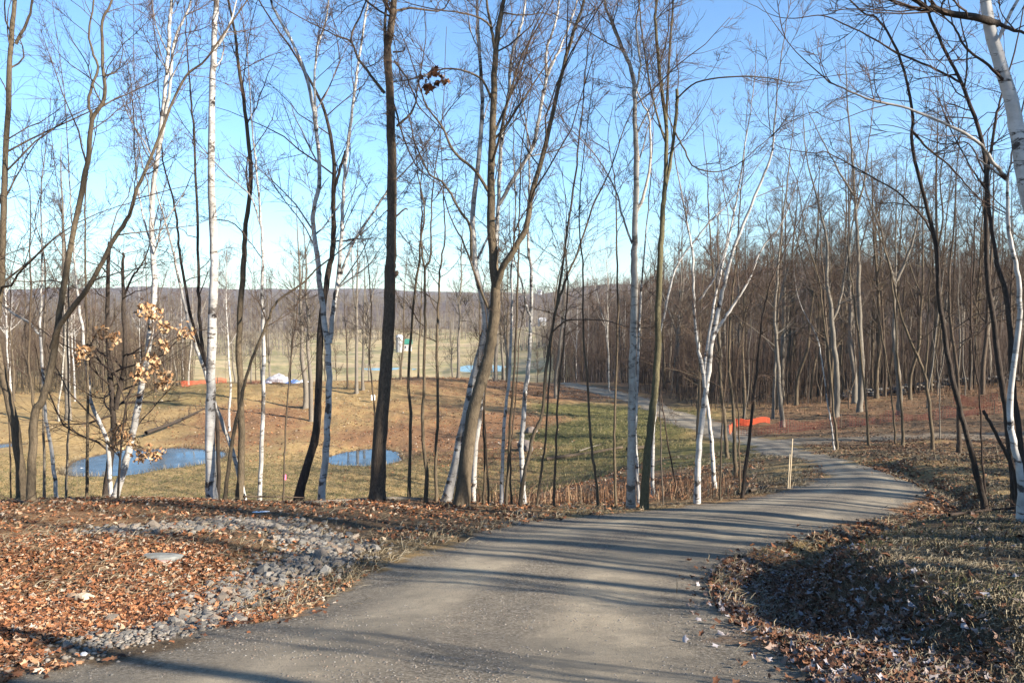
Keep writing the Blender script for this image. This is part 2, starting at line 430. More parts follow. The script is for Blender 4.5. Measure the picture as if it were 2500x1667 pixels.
M_STRAW = rnd_mat('straw', [(0.0, (0.058, 0.043, 0.026)), (0.4, (0.139, 0.110, 0.066)), (0.8, (0.231, 0.190, 0.122)), (1.0, (0.301, 0.260, 0.185))])
M_GRASS = rnd_mat('short_grass', [(0.0, (0.035, 0.045, 0.014)), (0.5, (0.091, 0.098, 0.035)), (0.8, (0.196, 0.161, 0.077)), (1.0, (0.280, 0.217, 0.119))])
M_STALK = rnd_mat('dead_stalk', [(0.0, (0.10, 0.05, 0.028)), (0.6, (0.24, 0.13, 0.07)), (1.0, (0.38, 0.27, 0.16))])
def stone_mat():
    m, nt, b = new_mat('rubble_stone', 0.85, 0.3)
    oi = N(nt, 'ShaderNodeObjectInfo').outputs['Random']
    a = N(nt, 'ShaderNodeAttribute', attribute_name='rnd').outputs['Fac']
    f = math_(nt, 'FRACT', math_(nt, 'ADD', oi, a))
    c = ramp(nt, f, [(0, (0.092, 0.088, 0.081)), (0.3, (0.172, 0.163, 0.148)), (0.55, (0.148, 0.120, 0.092)), (0.75, (0.232, 0.219, 0.194)), (0.9, (0.205, 0.148, 0.106)), (1, (0.071, 0.071, 0.074))])
    nz = noise(nt, mapping(nt), 30, 5, 0.7)
    c = mixc(nt, 0.7, c, ramp(nt, nz, [(0.3, (0.65, 0.65, 0.65)), (0.7, (1.25, 1.22, 1.18))]), 'MULTIPLY')
    nt.links.new(c, b.inputs['Base Color']); bump(nt, b, nz, 0.5, 0.01); return m
M_STONE = stone_mat()
def plain(name, col, rough=0.7, var=0.25, scale=12, zs=1.0):
    m, nt, b = new_mat(name, rough, 0.3)
    nz = noise(nt, mapping(nt, (1, 1, zs)), scale, 4, 0.65)
    lo = tuple(c * (1 - var) for c in col); hi = tuple(min(1, c * (1 + var)) for c in col)
    nt.links.new(ramp(nt, nz, [(0.3, lo), (0.7, hi)]), b.inputs['Base Color']); bump(nt, b, nz, 0.2, 0.01); return m
def water_mat():
    m, nt, b = new_mat('pond_water', 0.10, 0.5)
    b.inputs['Base Color'].default_value = (0.028, 0.045, 0.06, 1)
    b.inputs['IOR'].default_value = 1.33
    g = N(nt, 'ShaderNodeNewGeometry').outputs['Position']
    nz = noise(nt, g, 1.3, 3, 0.5)
    nt.links.new(ramp(nt, nz, [(0.35, (0.03, 0.045, 0.055)), (0.7, (0.085, 0.105, 0.12))]), b.inputs['Base Color'])
    rr_ = N(nt, 'ShaderNodeMapRange'); rr_.inputs[1].default_value = .4; rr_.inputs[2].default_value = .6; rr_.inputs[3].default_value = .04; rr_.inputs[4].default_value = .22; nt.links.new(noise(nt, g, .5, 4, .6), rr_.inputs[0]); nt.links.new(rr_.outputs[0], b.inputs['Roughness'])
    bump(nt, b, noise(nt, g, 3.0, 2, 0.5), 0.015, 0.02); return m
M_WATER = water_mat()

# ------------------------------------------------------------------ ground mesh (one sheet; road faces split from the same sheet)
th_f = np.radians(np.linspace(-37, 37, 560))
th_c = np.radians(np.linspace(37, 323, 84))[1:-1]
thv = np.concatenate([th_f, th_c]); nth = len(thv)
rv = np.exp(np.concatenate([np.linspace(math.log(0.8), math.log(3.0), 14)[:-1], np.linspace(math.log(3.0), math.log(110), 300)[:-1], np.linspace(math.log(110), math.log(3600), 90)])); nr = len(rv)
TT, RR = np.meshgrid(thv, rv)
GX = (RR * np.sin(TT)).ravel(); GY = (RR * np.cos(TT)).ravel()
GZ = H(GX, GY)
# cover weights: straw is what is left over
# (px, py, d, leaf, green, duff)
COVER = [(100, 1350, 7, .95, 0, .2), (400, 1330, 7.3, 1, 0, 0), (0, 1480, 5.2, .7, 0, .6), (250, 1250, 9.5, .8, 0, .3), (500, 1200, 11.3, .4, 0, .8), (100, 1190, 12, .7, 0, .5), (700, 1190, 12, .3, .1, .8),
         (0, 1160, 14, .5, 0, .5), (900, 1200, 12, .3, .1, .8), (1000, 1175, 13.5, .6, .1, .7), (1200, 1180, 13.4, .5, .25, .6), (1350, 1180, 13, .3, .3, .4), (850, 1270, 8.8, .1, .1, .5), (300, 1470, 5.4, .1, .0, .8),
         (0, 1120, 36, .1, .25, .1), (200, 1125, 36, .0, .25, .1), (500, 1120, 36, .1, .35, .2), (600, 1090, 40, .0, .1, .0), (900, 1100, 38, .2, .25, .1), (1100, 1120, 36, .4, .3, .5),
         (100, 1060, 43, 0, 0, 0), (350, 1108, 38, 0, 0, 0), (250, 1015, 50, 0, 0, 0), (150, 1000, 52, .2, .05, 0), (50, 950, 62, .1, .15, 0), (300, 985, 53, .3, .15, 0), (500, 1010, 50, .6, .1, 0), (600, 960, 57, .8, .0, 0), (450, 910, 66, .3, .5, 0), (700, 900, 67, .3, .3, 0),
         (700, 1050, 45, .3, .05, 0), (800, 960, 57, .4, .3, 0), (850, 900, 67, .3, .25, 0), (900, 1010, 50, .7, .1, 0), (950, 950, 58, .5, .35, 0), (1000, 880, 72, .6, .2, 0), (1050, 1000, 51, .8, .1, .2), (1100, 930, 62, .5, .3, 0),
         (1150, 1040, 45, .8, 0, .4), (1180, 960, 56, .8, 0, .3), (1200, 890, 74, .7, .1, 0), (1320, 950, 60, .1, .85, 0), (1300, 1000, 48, .1, .85, .1), (1380, 980, 50, 0, .95, 0), (1350, 1050, 42, .1, .6, .3), (1300, 910, 70, .8, .2, 0),
         (1400, 1090, 33, .4, .3, .6), (1300, 1120, 32, .6, .15, .5), (1500, 1100, 27, .6, .1, .7), (1440, 950, 58, 0, .8, .1), (1560, 1060, 31, .1, .8, .3), (1580, 1110, 23, .9, 0, .4), (1600, 1020, 38, 0, .7, .3), (1650, 1120, 21, .7, 0, .4),
         (1740, 1090, 22, .2, .3, .4), (1800, 1070, 24, .1, .3, .4), (1500, 920, 66, .3, .1, .7), (1600, 900, 78, .5, 0, .8), (1500, 870, 100, .5, 0, .9), (1800, 975, 46, .45, .2, .8), (1900, 930, 56, .5, .3, .7), (2050, 960, 45, .4, .2, .9), (2250, 930, 50, .45, .15, .8), (2000, 880, 75, .5, 0, .9), (2300, 870, 75, .5, 0, .9),
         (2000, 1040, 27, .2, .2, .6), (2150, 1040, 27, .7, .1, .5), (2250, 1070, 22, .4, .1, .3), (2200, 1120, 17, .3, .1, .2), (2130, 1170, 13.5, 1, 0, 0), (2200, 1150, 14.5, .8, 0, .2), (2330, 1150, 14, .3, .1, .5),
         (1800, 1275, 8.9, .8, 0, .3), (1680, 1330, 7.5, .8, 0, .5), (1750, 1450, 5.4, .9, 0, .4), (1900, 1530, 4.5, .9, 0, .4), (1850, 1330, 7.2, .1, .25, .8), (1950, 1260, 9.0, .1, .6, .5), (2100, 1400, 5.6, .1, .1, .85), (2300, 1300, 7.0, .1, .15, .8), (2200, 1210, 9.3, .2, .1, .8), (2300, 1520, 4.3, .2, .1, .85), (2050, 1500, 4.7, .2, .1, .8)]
cc = np.array([[*at(a, b, d)[:2], l, g_, du] for a, b, d, l, g_, du in COVER])
for x_, y_ in ((20, 0), (0, -10), (-15, 0), (30, -30), (-30, -20), (60, 10), (60, 60), (90, 90)):
    cc = np.vstack([cc, [x_, y_, .6, 0, .6]])
cth, clr = polar(cc[:, 0], cc[:, 1])
def cover(x, y):
    th, lr = polar(x, y)
    num = np.zeros((len(x), 3)); den = np.zeros(len(x))
    for i in range(len(cc)):
        dth = np.abs(th - cth[i]); dth = np.minimum(dth, 2 * np.pi - dth)
        w = 1 / ((dth ** 2 + (lr - clr[i]) ** 2) ** 2 + 1e-6)
        den += w; num += w[:, None] * cc[i, 2:5]
    return num / den[:, None]
cv = cover(GX, GY)
gr_ = np.hypot(GX, GY)
rsd = signed(GX, GY, ROAD_POLY); ssd = signed(GX, GY, SIDE_POLY)
jit = (fbm(GX * 1.3, GY * 1.3, 77) - 0.5)
latv = np.clip(seg_dist(GX, GY, ROAD_L) / (seg_dist(GX, GY, ROAD_L) + seg_dist(GX, GY, ROAD_R) + 1e-6), 0, 1)
latv = np.where((ssd < 0) & (rsd > 0), np.clip(-ssd / 3.4, 0, .5), latv); latv = np.where(rsd < 0, latv, np.where(ssd < 0, latv, 0))
dirtw = 1 - smooth(-0.45, 0.5, np.minimum(rsd + jit * 1.3 + (fbm(GX * 5, GY * 5, 79) - .5) * .7, ssd + jit))
gth = np.arctan2(GX, GY)
woodw = np.maximum(smooth(340, 450, gr_ + 300 * (fbm(GX / 90, GY / 90, 5) - 0.5)), smooth(math.radians(3.0), math.radians(6), gth) * smooth(95, 130, gr_))
woodw = np.maximum(woodw, smooth(1.0, 1.3, np.abs(gth)) * smooth(60, 100, gr_))
fieldw = smooth(105, 135, gr_) * (1 - woodw) * (np.abs(gth) < 1.2)
for P_ in PONDS:
    e = pond_e(GX, GY, P_)
    mud = (1 - smooth(1.0, 1.12, e))
    cv[:, 0] *= 1 - smooth(0, 1, 1.4 - e); cv[:, 2] = np.maximum(cv[:, 2], mud)
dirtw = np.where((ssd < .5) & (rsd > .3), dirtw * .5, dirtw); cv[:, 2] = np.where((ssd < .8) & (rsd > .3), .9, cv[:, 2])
C1 = np.column_stack([cv, np.ones(len(GX))]); C2 = np.column_stack([woodw, fieldw, dirtw, np.ones(len(GX))])
i0 = (np.arange(nr - 1)[:, None] * nth + np.arange(nth)[None, :]); i1 = (np.arange(nr - 1)[:, None] * nth + (np.arange(nth)[None, :] + 1) % nth)
FQ = np.stack([i0, i1, i1 + nth, i0 + nth], -1).reshape(-1, 4)[:, ::-1]
fc_r = rsd[FQ].mean(1) < 0; fc_s = (ssd[FQ].mean(1) < 0) & ~fc_r
VG = np.column_stack([GX, GY, GZ])
def sub(mask, name):
    f = FQ[mask]; u, inv = np.unique(f, return_inverse=True)
    me = mesh_np(name, VG[u], inv.reshape(-1, 4), M_GROUND, {'cover': C1[u], 'cover2': C2[u], 'lat': latv[u]})
    return tag(link(name, me), kind='structure')
ground = sub(~(fc_r | fc_s), 'ground'); ground['label'] = 'rolling ground of dry grass, fallen leaves and earth'
road = sub(fc_r, 'road'); road['label'] = 'curving dirt road striped with tree shadows'
side = sub(fc_s, 'side_road'); side['label'] = 'narrow dirt side road branching to the right'
# centre cap under the camera
cv0 = np.vstack([[0, 0, float(H(0., 0.))], VG[:nth]]); cf = np.stack([np.zeros(nth, int), (np.arange(nth) + 1) % nth + 1, np.arange(nth) + 1], 1)[:, ::-1]
cap = mesh_np('road_patch', cv0, cf, M_GROUND, {'cover': np.tile([0, 0, .3, 1], (nth + 1, 1)), 'cover2': np.tile([0, 0, 1, 1], (nth + 1, 1)), 'lat': np.full(nth + 1, .5)})
o = link('road_verge', cap, road)

POND_LABEL = ['round pond between the leaning birches, blue with ice', 'small blue pond behind the thick dark oak trunk', 'edge of a third pond at the left border of the view', 'long blue pond in the valley beyond the grassy mound', 'narrow blue pond left of the valley pond']
for P_, lab in zip(PONDS, POND_LABEL):
    cx, cy, rx, ry, zw, sd = P_
    a = math.atan2(cx, cy); c, s = math.cos(a), math.sin(a)
    ang = np.linspace(0, 2 * np.pi, 72, endpoint=False)
    wob = 1 + 0.10 * np.sin(2 * ang + sd) + 0.07 * np.sin(3 * ang + sd * 2.1) + 0.03 * np.sin(7 * ang + sd)
    lx = np.cos(ang) * rx * wob * 1.25; ly = np.sin(ang) * ry * wob * 1.25
    V = np.column_stack([cx + lx * c + ly * s, cy - lx * s + ly * c, np.full(72, zw)])
    V = np.vstack([[cx, cy, zw], V]); F = np.stack([np.zeros(72, int), np.arange(72) + 1, (np.arange(72) + 1) % 72 + 1], 1)[:, ::-1]
    tag(link('pond_water', mesh_np('pond_water', V, F, M_WATER)), lab, kind='structure')

# ------------------------------------------------------------------ tree growing
def unit(v):
    return v / np.maximum(np.linalg.norm(v, axis=-1, keepdims=True), 1e-9)
def grow(P0, D0, L, R0, S, wob, up, rng, rend=0.25):
    P0 = np.asarray(P0, float); d = unit(np.asarray(D0, float)); pts = [P0]; st = (L / S)[:, None]
    for i in range(S):
        d = unit(d + wob * rng.normal(size=d.shape) + np.array([0, 0, up]))
        pts.append(pts[-1] + d * st)
    pts = np.stack(pts, 1)
    t = np.linspace(0, 1, S + 1)
    return pts, R0[:, None] * (1 - t * (1 - rend))
def kids(pts, rad, L, per, t0, ang, lr, rr, rng, rmax=None, tpow=1.0):
    Nn, S1, _ = pts.shape
    idx = np.repeat(np.arange(Nn), per); M_ = len(idx)
    t = t0 + (1 - t0) * rng.random(M_) ** tpow
    f = t * (S1 - 1); k = np.minimum(f.astype(int), S1 - 2); fr = (f - k)[:, None]
    p = pts[idx, k] * (1 - fr) + pts[idx, k + 1] * fr
    dr = unit(pts[idx, k + 1] - pts[idx, k])
    r = (rad[idx, k] * (1 - fr[:, 0]) + rad[idx, k + 1] * fr[:, 0])
    perp = unit(np.cross(dr, rng.normal(size=(M_, 3))))
    a = np.radians(rng.uniform(ang[0], ang[1], M_))[:, None]
    D = dr * np.cos(a) + perp * np.sin(a)
    D[:, 2] = np.maximum(D[:, 2], -0.25)
    l = L[idx] * lr * rng.uniform(0.55, 1.15, M_) * (1.15 - 0.65 * t)
    rr_ = r * rr * rng.uniform(0.7, 1.1, M_)
    if rmax is not None: rr_ = np.minimum(rr_, rmax)
    return p, D, l, rr_
class Tubes:
    def __init__(s): s.V = []; s.F = []; s.A = []; s.n = 0
    def add(s, pts, rad, k=3):
        Nn, S1, _ = pts.shape
        T = unit(np.gradient(pts, axis=1))
        ref = np.zeros((Nn, 1, 3)); m = np.abs(pts[:, -1] - pts[:, 0]); ax = np.argmin(m, 1); ref[np.arange(Nn), 0, ax] = 1
        n_ = unit(ref - T * (ref * T).sum(-1, keepdims=True)); b_ = np.cross(T, n_)
        an = np.arange(k) * 2 * np.pi / k
        ring = pts[:, :, None] + rad[:, :, None, None] * (n_[:, :, None] * np.cos(an)[None, None, :, None] + b_[:, :, None] * np.sin(an)[None, None, :, None]) if rad.ndim == 2 else \
            pts[:, :, None] + rad[..., None] * (n_[:, :, None] * np.cos(an)[None, None, :, None] + b_[:, :, None] * np.sin(an)[None, None, :, None])
        V = ring.reshape(-1, 3)
        base = (np.arange(Nn)[:, None, None] * S1 + np.arange(S1 - 1)[None, :, None]) * k
        j = np.arange(k)[None, None]; j2 = (j + 1) % k
        F = np.stack([base + j, base + j2, base + j2 + k, base + j + k], -1).reshape(-1, 4) + s.n
        s.V.append(V); s.F.append(F); ra = rad if rad.ndim == 2 else rad.mean(-1)
        s.A.append(np.repeat(ra.ravel(), k)); s.n += len(V)
    def mesh(s, name, mat, origin=(0, 0, 0)):
        V = np.concatenate(s.V) - np.asarray(origin); return mesh_np(name, V, np.concatenate(s.F), mat, {'rad': np.concatenate(s.A)})
def stem_tube(tb, pts, r0, r1, k=9, flare=0.0, rng=RNG, stepsub=5, wig=0.0, power=1.0, cap=True):
    p = curve_pts(pts, stepsub) if len(pts) > 2 else np.linspace(pts[0], pts[-1], 6)
    S = len(p); t = np.linspace(0, 1, S)
    sl = np.concatenate([[0], np.cumsum(np.linalg.norm(np.diff(p, axis=0), axis=1))])
    if wig:
        p = p + (rng.normal(size=p.shape) * wig * np.array([1, 1, 0])) * (t[:, None] > 0)
    r = r0 + (r1 - r0) * t ** power
    r = r * (1 + flare * np.exp(-sl / 0.28))
    rk = r[:, None] * (1 + rng.normal(size=(S, k)) * 0.045)
    rk *= 1 + (flare * np.exp(-sl / 0.2))[:, None] * (0.35 * np.sin(np.arange(k) * 2 * np.pi / k * 3 + rng.random() * 6))[None]
    if cap:
        p = np.vstack([p, p[-1] + (p[-1] - p[-2]) * 0.02]); rk = np.vstack([rk, rk[-1] * 0.02]); r = np.append(r, r[-1])
    tb.add(p[None], rk[None], k)
    return p[:S], r[:S]
PRM = {  # angle, length, wobble, upward pull, children per branch
    'birch': dict(ang=(25, 55), L=2.2, up=0.07, wob=0.12, n2=8, n3=6),
    'aspen': dict(ang=(28, 60), L=2.3, up=0.07, wob=0.12, n2=9, n3=7),
    'oak': dict(ang=(45, 80), L=2.5, up=0.06, wob=0.24, n2=7, n3=6),
    'dark': dict(ang=(45, 85), L=2.3, up=0.05, wob=0.20, n2=7, n3=6),
    'maple': dict(ang=(35, 70), L=2.6, up=0.07, wob=0.16, n2=8, n3=6),
    'mossy': dict(ang=(30, 60), L=2.4, up=0.08, wob=0.14, n2=8, n3=6),
    'grey': dict(ang=(35, 65), L=2.6, up=0.08, wob=0.16, n2=8, n3=6),
}
def branch_out(tb, p, r, kind, rng, t0, dens, Lk=1.0, n2k=1.0, thin=1.0, k1=5):
    """procedural branches along a stem given as resampled points"""
    q = PRM[kind]; L = np.linalg.norm(np.diff(p, axis=0), axis=1).sum()
    n1 = max(2, int(L * (1 - t0) * dens * .9))
    P1, D1, l1, r1 = kids(p[None], r[None], np.array([1.0]), n1, t0, q['ang'], 1.0, 0.42, rng, rmax=0.028 * thin + 0.004)
    l1 = q['L'] * Lk * rng.uniform(0.45, 1.2, n1) * np.clip(r1 / 0.016, 0.55, 1.3)
    r1 = np.clip(r1, 0.006 * thin, None)
    a, b = grow(P1, D1, l1, r1, 7, q['wob'], q['up'], rng); tb.add(a, b, k1)
    P2, D2, l2, r2 = kids(a, b, l1, max(2, int(q['n2'] * n2k * .9)), 0.15, (25, 60), 0.55, 0.6, rng); r2 = np.maximum(r2, 0.0045 * thin)
    a2, b2 = grow(P2, D2, l2, r2, 5, q['wob'] * 1.2, q['up'], rng); tb.add(a2, b2, 3)
    P3, D3, l3, r3 = kids(a2, b2, l2, max(2, int(q['n3'] * n2k)), 0.1, (25, 60), 0.6, 0.65, rng); r3 = np.maximum(r3, 0.0028 * thin)
    a3, b3 = grow(P3, D3, l3, r3, 3, q['wob'] * 1.2, q['up'], rng, 0.5); tb.add(a3, b3, 3)
    return a, b

# ------------------------------------------------------------------ traced trees
# stem: (list of view points, width at start, width at end) in view units at the tree's depth
def hero(name, cat, kind, label, d, stems, t0=0.35, dens=3.0, ext=3.5, group=None, Lk=1.0, n2k=1.0, seed=0, flare=0.35, lean=0.6, sub_mat=None, wig=0.0):
    rng = np.random.default_rng(1000 + seed)
    tb = Tubes(); cr = Tubes(); dk = Tubes()
    first = stems[0][0]
    base = at(first[0][0], first[0][1], d)
    gz = float(H(np.array([base[0]]), np.array([base[1]]))[0])
    org = np.array([base[0], base[1], gz])
    ld = rng.uniform(-lean, lean)
    ybase = first[0][1]
    for si, stm in enumerate(stems):
        pts, w0, w1 = stm[:3]; opt = stm[3] if len(stm) > 3 else {}
        dd = d + opt.get('dd', 0)
        P_ = np.array([at(x, y, d + ld * (ybase - y) / 1150 + opt.get('dd', 0) * min(1, j / 2)) for j, (x, y) in enumerate(pts)])
        if si == 0:
            dz = P_[0, 2] - gz
            P_ = np.vstack([[P_[0, 0] - (P_[1, 0] - P_[0, 0]) * 0.1, P_[0, 1], min(gz, P_[0, 2]) - 0.25], P_]) if True else P_
        r0 = w0 / 2.25 / FPX * dd; r1 = w1 / 2.2 / FPX * dd
        if opt.get('ext', pts[-1][1] < 30) and ext > 0 and opt.get('ext', True) is not False:
            dv = P_[-1] - P_[-2]; dv /= np.linalg.norm(dv); dv = unit(dv + np.array([0, 0, 0.4]))
            P_ = np.vstack([P_, P_[-1] + dv * ext * 0.5, P_[-1] + dv * ext + rng.normal(size=3) * 0.2]); r1 = r1 * 0.45
        elif not opt.get('bare') and not opt.get('blunt') and w1 > 1.5:
            dv = unit(P_[-1] - P_[-2]); e_ = rng.uniform(.9, 1.5) * max(.5, min(1, w1 / 5)) * dd / 15
            P_ = np.vstack([P_, P_[-1] + dv * e_ + rng.normal(size=3) * .08 + np.array([0, 0, .1]), P_[-1] + dv * e_ * 2 + rng.normal(size=3) * .15 + np.array([0, 0, .35])]); r1 = .004 * dd / 15
        p, r = stem_tube(dk if opt.get('dark') else tb, P_, r0, r1, k=10 if w0 > 14 else 7, flare=(flare * 1.7 if w0 > 14 else flare) if si == 0 else 0.0, rng=rng, wig=wig if wig else 0.006 * dd / 15)
        if opt.get('bare'): continue
        st = opt.get('t0', t0 if si == 0 else 0.15)
        if si: cr_t = cr
        branch_out(dk if opt.get('dark') else cr, p, r, kind, rng, st, opt.get('dens', dens), Lk * opt.get('Lk', 1), n2k)
    root = empty(name, org); tag(root, label, cat, group)
    m = M_BARK[kind]
    link('trunk', tb.mesh('trunk', m, org), root)
    if dk.V: link('limb', dk.mesh('limb', M_BARK['dark'], org), root)
    if cr.V: link('crown', cr.mesh('crown', m, org), root)
    return root

